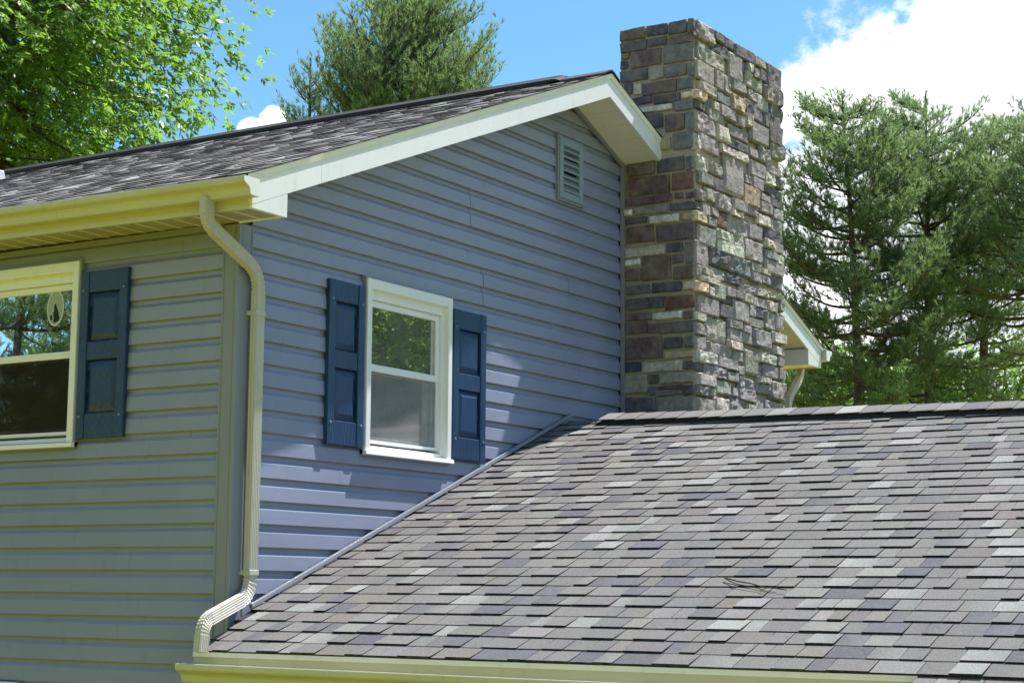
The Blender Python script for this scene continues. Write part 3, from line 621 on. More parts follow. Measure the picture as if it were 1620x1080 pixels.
RIGHT = {20: [(25,82,45,190,'d'),(86,205,78,235,'m'),(208,290,135,235,'d'),(292,360,180,285,'d'),(363,520,228,370,'d'),(523,610,315,425,'m'),(613,740,400,570,'d'),(195,315,248,340,'d'),(318,425,325,535,'m'),(430,466,390,470,'d'),(468,500,395,470,'l'),(503,560,425,525,'d'),(562,610,445,535,'d'),(613,735,545,625,'d'),(80,130,230,375,'g'),(133,285,305,440,'g'),(60,205,390,545,'m'),(215,277,452,605,'m'),(281,340,492,640,'m'),(345,450,532,620,'m'),(453,590,485,605,'g'),(595,703,585,715,'m'),(706,748,612,740,'d'),(90,210,560,645,'l'),(55,135,610,690,'c'),(470,535,602,692,'m'),(538,635,645,775,'g'),(638,740,722,840,'d'),(330,440,640,780,'t'),(220,328,632,715,'s'),(443,590,698,838,'d'),(138,186,660,740,'s'),(190,233,690,765,'l'),(237,370,735,830,'m'),(60,132,700,755,'d'),(155,283,762,855,'m'),(375,440,800,890,'m'),(443,490,790,890,'l'),(593,722,795,915,'d'),(60,220,785,955,'m'),(225,313,880,1015,'l'),(317,475,892,985,'m'),(480,620,862,1030,'m'),(623,740,872,1030,'d'),(50,88,945,1070,'l'),(92,245,965,1090,'m'),(300,470,992,1070,'d')],
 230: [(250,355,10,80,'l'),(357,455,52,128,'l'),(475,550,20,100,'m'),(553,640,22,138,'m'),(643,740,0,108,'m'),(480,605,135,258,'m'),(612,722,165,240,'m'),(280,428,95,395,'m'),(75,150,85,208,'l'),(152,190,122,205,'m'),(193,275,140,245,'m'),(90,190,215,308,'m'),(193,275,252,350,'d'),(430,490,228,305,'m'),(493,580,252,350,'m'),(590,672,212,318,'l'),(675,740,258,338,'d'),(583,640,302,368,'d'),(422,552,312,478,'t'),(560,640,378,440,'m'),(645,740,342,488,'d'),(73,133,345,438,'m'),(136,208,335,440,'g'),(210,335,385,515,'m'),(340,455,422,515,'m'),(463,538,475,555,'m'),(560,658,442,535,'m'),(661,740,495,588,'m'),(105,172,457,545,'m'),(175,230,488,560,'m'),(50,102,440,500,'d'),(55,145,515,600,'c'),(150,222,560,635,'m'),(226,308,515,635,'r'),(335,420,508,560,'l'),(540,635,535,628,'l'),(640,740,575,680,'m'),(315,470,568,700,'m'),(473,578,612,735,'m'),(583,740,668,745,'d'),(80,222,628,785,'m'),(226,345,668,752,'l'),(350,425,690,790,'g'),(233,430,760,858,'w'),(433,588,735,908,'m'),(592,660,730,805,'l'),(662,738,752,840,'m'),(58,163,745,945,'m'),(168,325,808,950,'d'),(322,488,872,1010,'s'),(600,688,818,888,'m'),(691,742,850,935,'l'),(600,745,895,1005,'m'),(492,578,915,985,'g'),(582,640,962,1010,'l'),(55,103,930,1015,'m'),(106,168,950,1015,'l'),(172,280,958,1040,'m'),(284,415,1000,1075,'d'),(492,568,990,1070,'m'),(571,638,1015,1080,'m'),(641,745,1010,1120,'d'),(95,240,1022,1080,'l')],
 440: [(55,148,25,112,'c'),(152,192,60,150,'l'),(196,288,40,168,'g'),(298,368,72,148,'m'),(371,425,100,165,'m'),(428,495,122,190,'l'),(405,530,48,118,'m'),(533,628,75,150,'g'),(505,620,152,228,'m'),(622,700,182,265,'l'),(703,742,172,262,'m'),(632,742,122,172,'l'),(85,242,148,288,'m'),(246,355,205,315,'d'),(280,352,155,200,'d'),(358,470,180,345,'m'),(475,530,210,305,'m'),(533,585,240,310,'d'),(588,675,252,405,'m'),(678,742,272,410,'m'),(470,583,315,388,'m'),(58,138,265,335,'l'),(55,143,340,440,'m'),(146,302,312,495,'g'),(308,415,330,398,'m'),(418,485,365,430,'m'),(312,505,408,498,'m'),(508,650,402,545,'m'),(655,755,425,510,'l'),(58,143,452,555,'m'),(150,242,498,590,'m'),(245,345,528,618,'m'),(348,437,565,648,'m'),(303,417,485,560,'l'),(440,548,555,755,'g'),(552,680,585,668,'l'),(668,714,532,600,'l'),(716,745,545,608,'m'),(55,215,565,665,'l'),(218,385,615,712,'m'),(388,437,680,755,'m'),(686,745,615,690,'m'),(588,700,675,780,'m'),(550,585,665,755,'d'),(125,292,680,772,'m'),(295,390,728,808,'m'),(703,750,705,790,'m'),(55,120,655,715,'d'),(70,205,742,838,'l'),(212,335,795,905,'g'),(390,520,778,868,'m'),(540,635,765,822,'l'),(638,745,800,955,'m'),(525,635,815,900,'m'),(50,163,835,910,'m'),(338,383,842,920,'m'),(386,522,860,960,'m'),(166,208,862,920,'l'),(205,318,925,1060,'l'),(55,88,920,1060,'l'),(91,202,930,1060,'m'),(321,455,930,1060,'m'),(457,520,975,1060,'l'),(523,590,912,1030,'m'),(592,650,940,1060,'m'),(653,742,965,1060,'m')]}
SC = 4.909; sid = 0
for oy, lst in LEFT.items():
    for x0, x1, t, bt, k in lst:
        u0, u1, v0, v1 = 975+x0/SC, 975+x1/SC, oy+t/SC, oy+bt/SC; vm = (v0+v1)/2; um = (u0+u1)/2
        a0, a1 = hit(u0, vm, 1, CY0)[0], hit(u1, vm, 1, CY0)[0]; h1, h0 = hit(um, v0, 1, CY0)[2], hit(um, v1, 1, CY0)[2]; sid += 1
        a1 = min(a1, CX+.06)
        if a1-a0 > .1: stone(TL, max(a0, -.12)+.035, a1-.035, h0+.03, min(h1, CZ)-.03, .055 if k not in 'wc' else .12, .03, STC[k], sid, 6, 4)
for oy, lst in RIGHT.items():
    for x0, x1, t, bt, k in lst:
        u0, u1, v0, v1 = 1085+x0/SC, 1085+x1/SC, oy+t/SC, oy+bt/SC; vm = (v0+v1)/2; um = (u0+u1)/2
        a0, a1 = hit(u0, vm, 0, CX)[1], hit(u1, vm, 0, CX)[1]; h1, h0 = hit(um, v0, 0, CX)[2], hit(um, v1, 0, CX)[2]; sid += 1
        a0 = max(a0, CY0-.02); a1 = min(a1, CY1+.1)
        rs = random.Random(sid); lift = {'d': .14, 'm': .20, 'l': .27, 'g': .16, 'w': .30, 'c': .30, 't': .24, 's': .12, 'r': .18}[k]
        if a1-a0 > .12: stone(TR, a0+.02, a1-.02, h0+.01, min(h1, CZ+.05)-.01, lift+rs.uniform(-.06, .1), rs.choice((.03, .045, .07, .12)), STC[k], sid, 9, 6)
# rough stone cap rim: stones of the hidden sides, seen only as an uneven top edge
for i in range(9):
    y = CY0+.3+i*1.4; stone(lambda a, c, h: (a, y+h, CZ-.14+c), .2, CX-.2, 0, 1.32, .10, .05, STC['d'], 900+i, 5, 4)

# --- lower roof of the wing
XR = 62.0; yle = -2.75; XG0 = .66
b = MB(); slab(b, XG0, XR, yle+.06, .35, lroof, .32, .12)
def lquad(m, x0, x1, ya, fy, back=False):   # deck up to (or down from) the skewed ridge line
    lo, hi = (lambda x: lroof(ya)), (lambda x: LZ+S2*(fy(x)-1.97))
    yy = DEPTH-ya if back else ya
    q = [(x0, yy, lo(x0)), (x1, yy, lo(x1)), (x1, fy(x1), hi(x1)), (x0, fy(x0), hi(x0))]
    if back: q = q[::-1]
    m.hexa([(x, y, z-.32) for x, y, z in q]+[(x, y, z-.12) for x, y, z in q])
_yr = lambda x: 27.9-.064*x
lquad(b, .05, XR, .353, _yr); lquad(b, .05, XR, yle+.06, _yr, True)
lro = b.build('lower_roof', 'deck', house)
YR = lambda x: 27.9-.064*x
c2_, s2_ = math.cos(math.atan(S2)), math.sin(math.atan(S2))
FLr = lambda x, s, h: (x, yle+s*c2_-h*s2_, lroof(yle)+s*s2_+h*c2_-.08)
SL2 = (YC-yle)/c2_; rnd = random.Random(21); n = int(SL2/ex)+1
allt = []
for k in range(n):
    s0 = k*ex; y_ = yle+s0*c2_; xl = .62 if y_ < .3 else .16
    for a, c, upt in tabs(xl, 40.5, .6, 1.65, rnd): allt.append((k, s0, a, c, upt, tint_pair(rnd)))
for k in range(1, 6):                    # the porch roof carries on below the eave at the right
    for a, c, upt in tabs(30.9, 40.5, .6, 1.65, rnd): allt.append((-k, -k*ex, a, c, upt, tint_pair(rnd)))
def vis(t):
    k, s0, a, c, upt, _ = t; p = np.array(FLr((a+c)/2, s0+.5*ex, 0)); d = p-CAM; z = d@FW; u = 810+FPX*(d@RT)/z; v = 540-FPX*(d@UP)/z
    if not (-20 < u < 1640 and v < 1090) or k > 26: return 0
    return (c-a)/z/z
order = sorted(range(len(allt)), key=lambda i: -vis(allt[i])); single = set(order[:300])
mj = MB(); cj = []; shr = random.Random(4)
for i, (k, s0, a, c, upt, (ca, cb)) in enumerate(allt):
    e2 = min(ex, ((YR((a+c)/2)-yle)/c2_-s0)/1.06)
    if e2 < .1: continue
    low = k < 0 and True
    t = (.085 if upt else .042) + shr.uniform(-.012, .02)
    F2 = FLr if k >= 0 else (lambda x, s, h: FLr(x, s, h-.07))
    gap = .014
    if i in single:
        m = MB(); cc = []; shingle_poly(m, F2, a+gap, c-gap, s0+shr.uniform(-.02, .02), e2, t, cc, ca, cb); m.build('shingle', 'shingle', lro, tint=lambda q: cc[q])
    else: shingle_poly(mj, F2, a+gap, c-gap, s0+shr.uniform(-.02, .02), e2, t, cj, ca, cb)
o = mj.build('shingle_field', 'shingle', lro, tint=lambda q: cj[q]); o['kind'] = 'stuff'
b = MB(); slab(b, 30.95, XR, yle-5.6, yle+.05, lroof, .40, .19); b.build('porch_deck', 'deck', lro)
# ridge vent with cap shingles
RL = lroof(YC); x0r = 2.6; hv = 1.2
RZL = lambda x: LZ+S2*(YR(x)-1.97)
m = MB()
m.sweep([[(x, YR(x)-hv+.1, RZL(x)-hv*S2-.1), (x, YR(x)-hv+.1, RZL(x)-hv*S2+.20), (x, YR(x), RZL(x)+.18), (x, YR(x)+hv-.1, RZL(x)-hv*S2+.20), (x, YR(x)+hv-.1, RZL(x)-hv*S2-.1), (x, YR(x), RZL(x)-.15)] for x in (x0r+.35, 40.5)]); m.build('ridge_vent', 'ridgevent', lro)
x = x0r; rr = random.Random(8)
while x < 40:
    w = 1.3; m = MB(); t = .045; l = .24; tn, t2 = tint_pair(rr); tn = tuple(v*1.15 for v in tn)
    pr = [(-hv, -hv*S2+.02), (-hv*.66, -hv*.66*S2+.03), (-hv*.25, -hv*.25*S2+.0), (0, .0), (hv*.25, -hv*.25*S2), (hv*.66, -hv*.66*S2+.03), (hv, -hv*S2+.02)]
    rings = []
    for xx, dz in ((x, .0 if x > x0r else -.16), (x+.28, .04 if x == x0r else .015), (x+w*1.04, .05)):
        rings.append([(xx, YR(xx)+dy, RZL(xx)+l+h+dz) for dy, h in pr]+[(xx, YR(xx)+dy, RZL(xx)+l+h+dz-t) for dy, h in pr[::-1]])
    m.sweep(rings); m.build('ridge_cap_shingle', 'shingle', lro, tint=tn); x += w
# eave of the wing: drip edge, fascia, soffit, gutter, walls
XG = .58
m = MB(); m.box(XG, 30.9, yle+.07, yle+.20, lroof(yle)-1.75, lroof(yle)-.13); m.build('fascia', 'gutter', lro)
m = MB(); m.hexa([(XG, yle-.02, lroof(yle)-.30), (30.9, yle-.02, lroof(yle)-.30), (30.9, yle+.066, lroof(yle)-.30), (XG, yle+.066, lroof(yle)-.30), (XG, yle+.02, lroof(yle)-.11), (30.9, yle+.02, lroof(yle)-.11), (30.9, yle+.066, lroof(yle)-.11), (XG, yle+.066, lroof(yle)-.11)]); m.build('drip_edge', 'soffit', lro)
m = MB(); m.box(XG, XR, yle+.21, .3, lroof(yle)-1.7, lroof(yle)-1.6); m.build('soffit', 'soffit', lro)
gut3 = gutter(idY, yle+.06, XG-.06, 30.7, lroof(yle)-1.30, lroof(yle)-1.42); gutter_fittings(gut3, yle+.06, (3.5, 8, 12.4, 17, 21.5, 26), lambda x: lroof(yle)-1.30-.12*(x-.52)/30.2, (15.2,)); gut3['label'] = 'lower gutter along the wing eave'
m = MB(); m.box(.2, XR-1.5, .32, .9, ZB, lroof(.3)-.45); m.box(XR-1.5, XR-.9, .92, DEPTH-.92, ZB, lroof(.9)-.45); m.box(.2, XR-1.5, DEPTH-.9, DEPTH-.32, ZB, lroof(DEPTH-.3)-.45); m.build('wing_wall', 'siding', house)
m = MB(); zg = lroof(.9)-.45
for xx in (XR-1.5,): m.hexa([(xx, .92, zg), (xx+.6, .92, zg), (xx+.6, DEPTH-.92, zg), (xx, DEPTH-.92, zg), (xx, YC-.01, RL-2.2), (xx+.6, YC-.01, RL-2.2), (xx+.6, YC+.01, RL-2.2), (xx, YC+.01, RL-2.2)])
m.build('wing_gable', 'siding', house)
for px in (31.2, 46, 60.5):
    m = MB(); m.box(px, px+.9, yle-5.2, yle-4.3, ZB, lroof(yle-5)-.45); m.build('porch_post', 'trim', house, bevel=.05)

# --- downspouts
def spout(path, name, label, wx=.17, wy=.27, rings_at=()):
    """swept ribbed rectangular pipe; path of (x,y,z), elbows get pleats"""
    P = [np.array(p, float) for p in path]; pts = []; cr = .55
    def add(p, fl): pts.append((p, fl))
    add(P[0], 0)
    for i in range(1, len(P)-1):
        a, bb, c = P[i-1], P[i], P[i+1]; d1 = (a-bb)/np.linalg.norm(a-bb); d2 = (c-bb)/np.linalg.norm(c-bb)
        r = min(.85, .45*np.linalg.norm(a-bb), .45*np.linalg.norm(c-bb)); s, e = bb+d1*r, bb+d2*r; nn = 16
        for j in range(nn+1):
            t = j/nn; add((1-t)**2*s+2*t*(1-t)*bb+t*t*e, 1 if 0 < j < nn and j % 2 else 0)
    add(P[-1], 0)
    rings = []; side = np.array([1., 0, 0])
    prof = []
    def edge(p0, p1, ribs):
        for q in range(ribs*4):
            t = q/(ribs*4); x = p0[0]+(p1[0]-p0[0])*t; y = p0[1]+(p1[1]-p0[1])*t; k = -.028 if (q % 4) in (2,) and 0 < q < ribs*4-1 else 0
            nx, ny = (p1[1]-p0[1]), -(p1[0]-p0[0]); l = math.hypot(nx, ny); prof.append((x+nx/l*k, y+ny/l*k))
    c4 = [(-wx, -wy), (wx, -wy), (wx, wy), (-wx, wy)]
    edge(c4[0], c4[1], 2); edge(c4[1], c4[2], 5); edge(c4[2], c4[3], 2); edge(c4[3], c4[0], 5)
    for i, (p, fl) in enumerate(pts):
        d = (pts[min(i+1, len(pts)-1)][0]-pts[max(i-1, 0)][0]); d = d/np.linalg.norm(d)
        s = side - d*(side@d); s /= np.linalg.norm(s); o = np.cross(d, s)
        if o[1] > 0 and abs(o[1]) > .01: pass
        sc_ = .88 if fl else 1.0
        rings.append([p + s*x*sc_ + o*y*sc_ for x, y in prof])
    m = MB(); m.sweep(rings); o = m.build(name, 'spout', house); o['label'] = label
    return o
DX, DY = .36, .93
ds = spout([(.62, -2.82, 2.42), (.62, -2.80, 1.35), (DX, DY, -.15), (DX, DY, -14.05), (1.35, -3.05, -15.1), (1.40, -3.2, -16.3)], 'downspout', 'white ribbed downspout down the house corner')
for z in (-1.95, -13.1):
    m = MB(); m.box(DX-.20, DX+.205, DY-.31, DY+.31, z-.12, z+.12); m.box(.0, DX-.203, DY-.33, DY+.33, z-.1, z+.1); m.build('strap', 'spout', ds, bevel=.03)
ds2 = spout([(.9, mirY(-2.82), 2.42), (.9, mirY(-2.8), 1.5), (.7, mirY(.9)+.0+1.8, -.4), (.7, mirY(.9)+1.8, -14)], 'downspout', 'rear downspout half hidden by the chimney')

# ------------------------------------------------------------------ things lying on the lower roof
def tube(m, pts, r0, r1, nside=6):
    pts = [np.array(p, float) for p in pts]; rings = []
    for i, p in enumerate(pts):
        d = pts[min(i+1, len(pts)-1)]-pts[max(i-1, 0)]; d /= np.linalg.norm(d)+1e-9
        a = np.cross(d, [0, 0, 1.0]) if abs(d[2]) < .95 else np.cross(d, [1.0, 0, 0]); a /= np.linalg.norm(a); bb = np.cross(d, a); r = r0+(r1-r0)*i/(len(pts)-1)
        rings.append([p+a*r*math.cos(t)+bb*r*math.sin(t) for t in np.linspace(0, 2*math.pi, nside, endpoint=False)])
    m.sweep(rings)
nrm = (0, -S2, 1); dpl = LZ-S2*1.97
def onroof(u, v, h=.16): p = hitplane(u, v, nrm, dpl); return (p[0], p[1], p[2]+h)
m = MB()
PX = lambda x, y: onroof(1130+x/12.46, 900+y/12.46, .1)
tube(m, [PX(195, 215), PX(470, 290), PX(720, 330), PX(980, 405), PX(1240, 430), PX(1430, 462)], .03, .018)
tube(m, [PX(215, 235), PX(400, 330), PX(620, 380), PX(880, 425), PX(960, 470)], .022, .018); tube(m, [PX(900, 465), PX(1060, 415), PX(1165, 375)], .018, .01); tube(m, [PX(940, 462), PX(1100, 500), PX(1240, 500)], .014, .008)
o = m.build('twig', 'bark_twig'); tag(o, 'thin dead twig lying on the lower roof shingles', 'twig')
MT['dryleaf'] = paint('dry_leaf', (.38, .36, .12), .7)
lp = onroof(711, 822, .14); m = MB()
m.poly([(lp[0]-.22, lp[1]-.02, lp[2]), (lp[0]-.05, lp[1]-.1, lp[2]-.01), (lp[0]+.2, lp[1]+.02, lp[2]+.05), (lp[0]-.02, lp[1]+.12, lp[2]+.09)]); o = m.build('fallen_leaf', 'dryleaf', solid=.01); tag(o, 'small yellow-green leaf fallen on the lower roof', 'leaf')

# ------------------------------------------------------------------ trees
def tube_arr(Vs, Fs, pts, r0, r1, ns=6):
    pts = np.asarray(pts, float); n = len(pts); off = sum(len(v) for v in Vs); ring = []
    ang = np.linspace(0, 2*np.pi, ns, endpoint=False)
    for i in range(n):
        d = pts[min(i+1, n-1)]-pts[max(i-1, 0)]; d = d/(np.linalg.norm(d)+1e-9)
        a = np.cross(d, [0, 0, 1.0]) if abs(d[2]) < .9 else np.cross(d, [1.0, 0, 0]); a /= np.linalg.norm(a); bb = np.cross(d, a); r = r0+(r1-r0)*i/(n-1)
        ring.append(pts[i]+r*(np.cos(ang)[:, None]*a+np.sin(ang)[:, None]*bb))
    Vs.append(np.concatenate(ring))
    for i in range(n-1):
        j = np.arange(ns); k = (j+1) % ns; Fs.append(np.stack([off+i*ns+j, off+i*ns+k, off+(i+1)*ns+k, off+(i+1)*ns+j], 1))
def unit(v): return v/(np.linalg.norm(v, axis=-1, keepdims=True)+1e-9)

def needles(P, D, R, n, ln, wd, spread):
    """tufts of needles at P pointing along D"""
    k = len(P); d = np.repeat(unit(D), n, 0); p = np.repeat(P, n, 0)
    v = R.normal(size=(k*n, 3)); v -= d*(v*d).sum(1, keepdims=True); v = unit(v)
    th = R.uniform(.12, spread, (k*n, 1)); dr = np.cos(th)*d+np.sin(th)*v
    base = p + d*R.uniform(-.5, .35, (k*n, 1))*ln*.8; L = ln*R.uniform(.75, 1.2, (k*n, 1)); tip = base+dr*L
    s = unit(np.cross(dr, R.normal(size=(k*n, 3))))*wd
    V = np.stack([base-s, base+s, tip], 1).reshape(-1, 3); F = np.arange(len(V)).reshape(-1, 3)
    tone = np.repeat(np.clip(R.normal(.42, .2, k), 0, 1), n*3)
    return V, F, tone
def pine(base, height, cb, radius, seed, label, group=None, asc=0.0, ln=.11, wd=.005, nn=10, lean=(0, 0), whorl=.4, tone_shift=0, gap=.15, bare=0.0, env=None, skip=0.0, rise0=-.10, rise1=.55):
    """white pine: whorls of boughs, each a flat spray of shoots that carry needle tufts"""
    R = np.random.default_rng(seed); root = empty('pine_tree', base, label, 'tree', group)
    TV, TF = [], []; tp = []
    for i in range(14):
        t = i/13; tp.append((lean[0]*t*t+.10*math.sin(3*t+seed)*t, lean[1]*t*t+.10*math.cos(4*t+seed)*t, height*t))
    tp = np.array(tp); tube_arr(TV, TF, tp, height*.014+.03, .012, 8)
    at = lambda h: np.array([np.interp(h, tp[:, 2], tp[:, k]) for k in range(3)])
    P, D, Tn = [], [], []; up = np.array([0, 0, 1.0]); h = cb; rh, rv = env if env else (radius, (height-cb)*.6); zc = height-rv
    def inside(p, k=1.0):
        x, y, z = p; a = at(min(max(z, 0), height)); n_ = 1+.28*mnoise.noise(Vector((x*.9+seed, y*.9, z*.9)))
        return ((x-a[0])**2+(y-a[1])**2)/rh**2+((z-zc)/rv)**2 < (k*n_)**2
    while h < height-.12:
        t = (h-cb)/(height-cb); nb = R.integers(5, 8); a0 = R.uniform(0, 6.28)
        for j in range(nb):
            if t < .4 and R.random() < skip: continue
            az = a0+j*6.283/nb+R.normal(0, .3); L = radius*R.choice((.6, .85, 1.0, 1.15)); rise = (rise0+(rise1-rise0)*t+asc)*R.uniform(.6, 1.4); s0 = at(h+R.uniform(-.15, .15))
            dirh = np.array([math.cos(az), math.sin(az), 0]); side = np.array([-dirh[1], dirh[0], 0]); n = max(5, int(L/.14)); ss = np.linspace(0, 1, n+1); bend = R.normal(0, .14)
            pts = s0 + dirh*(L*ss)[:, None] + side*(bend*L*ss**2)[:, None] + up*((rise*ss+.30*ss**2.4-.12*np.sin(3.1*ss))*L)[:, None]
            cut = next((i for i in range(1, n+1) if not inside(pts[i])), n+1)
            if cut < 3: continue
            pts = pts[:cut]; n = cut-1; L = L*n/max(1, len(ss)-1); ss = np.linspace(0, 1, n+1)
            tube_arr(TV, TF, pts, .010+.015*L, .004, 5); btone = R.normal(.42, .13)
            for q in range(1, n+1):
                s = ss[q]
                if s < .12+bare*(1-t): continue
                tang = unit(pts[q]-pts[q-1])
                for sd in (-1, 1):
                    if R.random() < gap: continue
                    bl = (.14+.42*L*(1-s)**.8*min(1, s*3))*R.uniform(.6, 1.15)
                    bd = unit(tang*R.uniform(.6, 1.0)+side*sd*R.uniform(.6, 1.1)+up*(R.uniform(-.05, .35)+asc*.6)); e = pts[q]+bd*bl+up*.18*bl
                    if bl > .2: tube_arr(TV, TF, np.array([pts[q], pts[q]+bd*bl*.5, e]), .006, .003, 3)
                    m = max(2, int(bl/.055)); u = np.linspace(.12, 1, m)[:, None]
                    c = pts[q]+bd*bl*u+up*.18*bl*u*u
                    sh = bd*.7+R.normal(0, .5, (m, 3))+up*(.55+asc); c2 = c+unit(sh)*R.uniform(.02, .13, (m, 1))
                    P.append(c2); D.append(sh); Tn.append(np.full(m, btone))
                if R.random() < .5: P.append(pts[q:q+1]+up*R.uniform(.02, .12)); D.append((tang*.5+up)[None]); Tn.append([btone])
        h += whorl*R.uniform(.75, 1.25)
    # leading shoots stand up like candles over the top of the crown
    u = np.linspace(0, 1, 14)[:, None]; P.append(at(height-.6)+(at(height)-at(height-.6))*u); D.append(np.repeat(up[None], 14, 0)+R.normal(0, .3, (14, 3))); Tn.append(np.full(14, .45))
    P, D, Tn = np.concatenate(P), np.concatenate(D), np.concatenate(Tn)
    V, F, tone = needles(P, D, R, nn, ln, wd, .9)
    tone = np.clip(np.repeat(Tn, nn*3)+(tone-.42)*.6+tone_shift, 0, 1)
    bulk('trunk', np.concatenate(TV), np.concatenate(TF), 'bark', root, smooth=True); bulk('crown', V, F, 'needle', root, tone=tone)
    return root
def leaves(P, D, R, per, ln, wd, tone0=.5, fold=.35):
    """compound leaves: a drooping rachis with paired leaflets"""
    k = len(P); d = unit(D); Vs, T = [], []
    up = np.array([0, 0, 1.0]); sd = unit(np.cross(d, up+R.normal(0, .35, (k, 3)))); nm = np.cross(sd, d)
    ton = np.clip(R.normal(tone0, .2, k), 0, 1)
    for i in range(per):
        f = .35+.65*(i//2+1)/((per+1)//2); side = 0 if i == per-1 else (1 if i % 2 else -1)
        ld = unit(d*(.55 if side else 1)+sd*side*.8+nm*(-.25)+R.normal(0, .22, (k, 3))); org = P+d*(ln*1.5*f)-up*(ln*.35*f*f)
        ls = unit(np.cross(ld, nm+R.normal(0, .3, (k, 3)))); ln_i = ln*R.uniform(.75, 1.2, (k, 1)); ln2 = np.cross(ls, ld)
        mid = org+ld*ln_i*.45
        q = np.stack([org, mid+ls*wd-ln2*wd*fold, org+ld*ln_i-up*ln_i*.12, mid-ls*wd-ln2*wd*fold], 1); Vs.append(q.reshape(-1, 3)); T.append(np.repeat(np.clip(ton+R.normal(0, .08, k), 0, 1), 4))
    V = np.concatenate(Vs); return V, np.arange(len(V)).reshape(-1, 4), np.concatenate(T)
def broadleaf(base, cz, rad, seed, label, group=None, nclump=320, per_clump=30, ln=.105, wd=.021, leaflets=7, tone0=.5, inner=.45, clump_r=.42, limbs=9):
    """cz: crown centre height; rad: crown half sizes"""
    R = np.random.default_rng(seed); root = empty('broadleaf_tree', base, label, 'tree', group); TV, TF = [], []
    rad = np.array(rad, float); ctr = np.array([0, 0, cz]); fork = np.array([R.normal(0, .1), R.normal(0, .1), max(.6, cz-rad[2]*.95)])
    tube_arr(TV, TF, np.array([(0, 0, 0), fork*.5+[.05, 0, 0], fork]), .035*cz**.9+.04, .025*cz**.9+.03, 9)
    nodes = []; 
    for i in range(limbs):
        az = i*6.283/limbs+R.normal(0, .25); el = R.uniform(.1, 1.45); tgt = ctr+rad*np.array([math.cos(az)*math.cos(el), math.sin(az)*math.cos(el), math.sin(el)-.1])*.82
        ss = np.linspace(0, 1, 9)[:, None]; c1 = fork+np.array([0, 0, .45])*np.linalg.norm(tgt-fork); pts = (1-ss)**2*fork+2*ss*(1-ss)*(.5*c1+.5*(fork+tgt)/2)+ss**2*tgt+R.normal(0, .05, (9, 3))*ss
        tube_arr(TV, TF, pts, .028*cz**.8+.02, .012, 7); nodes += [pts[q] for q in range(3, 9)]
    nodes = np.array(nodes); C = []
    while len(C) < nclump:
        v = R.normal(size=3); v /= np.linalg.norm(v); r = inner+(1-inner)*R.random()**.6; r *= 1+.16*mnoise.noise(Vector(v*2.3+seed)); 
        if v[2] < -.75: continue
        C.append(ctr+rad*v*r)
    C = np.array(C); P, D = [], []
    for c in C:
        dd = np.linalg.norm(nodes-c, axis=1); j = int(np.argmin(dd+R.random(len(dd))*.3)); a = nodes[j]; mid = (a+c)/2+np.array([0, 0, -.08*dd[j]])+R.normal(0, .06, 3)
        tube_arr(TV, TF, np.array([a, mid, c]), .010+.006*dd[j], .004, 4)
        outd = unit((c-a)+.4*(c-ctr)/rad)
        n = int(per_clump*R.uniform(.6, 1.3)); pp = c+R.normal(0, 1, (n, 3))*clump_r*np.array([1, 1, .6])*.5; P.append(pp); D.append(unit(outd*.9+unit(pp-c)*.9+R.normal(0, .5, (n, 3)))*[1, 1, .6]+[0, 0, -.12])
        for q in range(3): tube_arr(TV, TF, np.array([c, pp[q]]), .004, .002, 3)
    V, F, T = leaves(np.concatenate(P), np.concatenate(D), R, leaflets, ln, wd, tone0)
    bulk('trunk', np.concatenate(TV), np.concatenate(TF), 'bark', root, smooth=True); bulk('crown', V, F, 'leaf', root, tone=T)
    return root
def gbase(u, v, d): p = far(u, v, d); return Vector((p.x, p.y, 0)), p.z

# tall shade tree behind the left of the roof
p, z = gbase(-125, 95, 22); broadleaf(p, z, (3.5, 3.5, 3.6), 5, 'bright green leafy shade tree above the left end of the roof', None, 620, 34, .10, .020, 7, .55, .3, .62, 14)
# white pine behind the ridge
p, z = gbase(640, 0, 30); pine(p, z, z-3.4, 2.2, 11, 'bushy pine top rising behind the middle of the upper ridge', None, .45, .11, .0052, 14, whorl=.15, tone_shift=.12, gap=.05, env=(2.1, 1.75))
p, z = gbase(492, 95, 31); pine(p, z, z-2.0, .75, 12, 'slim small pine left of the pine behind the ridge', None, .5, .10, .0048, 10, whorl=.24, env=(.55, 1.5))
# pines right of the chimney
for (u, v, d, cbz, rh, rv, seed, lb, lean, skip, tsh) in ((1352, 142, 31, 6.4, 1.5, 3.5, 31, 'tall pine nearest the chimney', (-.35, .25), .1, .0), (1452, 150, 33, 6.8, 1.55, 3.6, 32, 'second pine from the chimney, in the middle of the right-hand pines', (.2, 0), .3, .05),
                                           (1530, 185, 35, 6.4, 1.5, 3.1, 33, 'shorter pine between the two rightmost tall pines', (.5, .3), .65, .1), (1622, 165, 32, 6.6, 1.35, 3.3, 34, 'pine cut off by the right edge of the picture', (.2, 0), .5, .12)):
    p, z = gbase(u, v, d); pine(p, z, z-cbz, rh*1.6, seed, lb, 'pines right of the chimney', .12, .12, .0060, 12, lean, whorl=.31, gap=.05, bare=.30, env=(rh*1.22, rv), skip=skip, tone_shift=tsh)
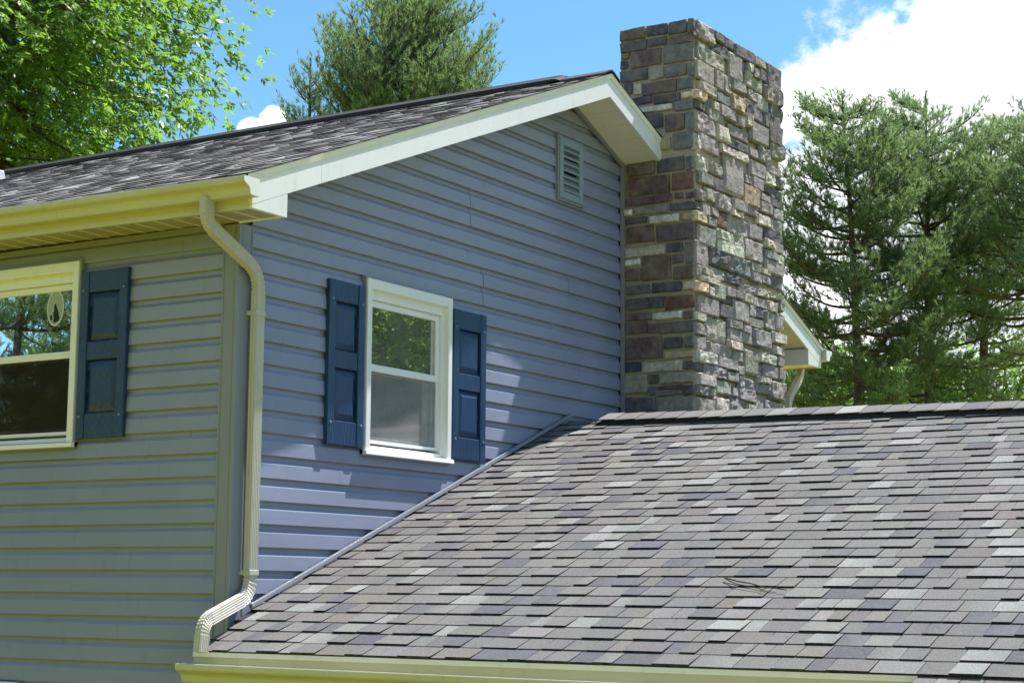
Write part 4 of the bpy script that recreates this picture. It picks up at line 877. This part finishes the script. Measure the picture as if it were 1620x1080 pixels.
# sunlit leafy trees behind the pines
for (u, v, d, rad, seed, lb) in ((1275, 640, 44, (2.4, 2.4, 1.7), 41, 'low sunlit leafy tree just right of the chimney'), (1420, 650, 46, (3.0, 3.0, 1.5), 42, 'low sunlit leafy tree behind the middle pine trunks'), (1590, 640, 45, (2.6, 2.6, 1.7), 43, 'low sunlit leafy tree behind the rightmost pine')):
    p, z = gbase(u, v, d); broadleaf(p, z, rad, seed, lb, 'leafy trees behind the pines', 120, 26, .13, .035, 5, .75, .4, .6, 8)
# trees that stand round the garden, some of them mirrored in the window panes
for (x, y, h, rad, seed, lb) in ((11.6, 18.2, 6.6, (4.2, 4.2, 4.6), 51, 'leafy tree behind the wing, mirrored in the gable window'), (17.5, 22.5, 7.2, (4.4, 4.4, 5.2), 52, 'second leafy tree behind the wing, mirrored in the gable window'),
                                 (-10.5, -19, 6.5, (4., 4., 4.6), 55, 'unseen leafy tree at the far left of the front lawn row, added for bounce and shade'), (-3, -20, 6.5, (4., 4., 4.6), 56, 'unseen leafy tree left of centre in the front lawn row, added for bounce and shade'), (5, -21, 6.5, (4., 4., 4.6), 57, 'unseen leafy tree right of centre in the front lawn row, added for bounce and shade'), (13, -20, 6.5, (4., 4., 4.6), 58, 'unseen leafy tree at the far right of the front lawn row, added for bounce and shade')):  # front lawn row: out of view, added for bounce light and to block sky
    big = seed < 53
    broadleaf(Vector((x, y, 0)), h, rad, seed, lb, 'trees round the garden', 620 if big else 170, 34 if big else 26, .11 if big else .2, .036 if big else .075, 5, .6, .35, .9, 10)
for (x, y, h, rad, seed, lb) in ((-14.5, -11.5, 9.5, 2.6, 61, 'dark pine across the front lawn, mirrored in the front window'), (-19.5, -17.5, 11, 2.8, 62, 'farther dark pine across the front lawn, mirrored in the front window'), (-19.0, -12.0, 10, 2.6, 63, 'leftmost dark pine across the front lawn')):
    pine(Vector((x, y, 0)), h, 1.2, rad, seed, lb, 'pines across the front lawn', .0, .16, .011, 7, whorl=.6, gap=.3, tone_shift=-.25, env=(rad, h*.62))
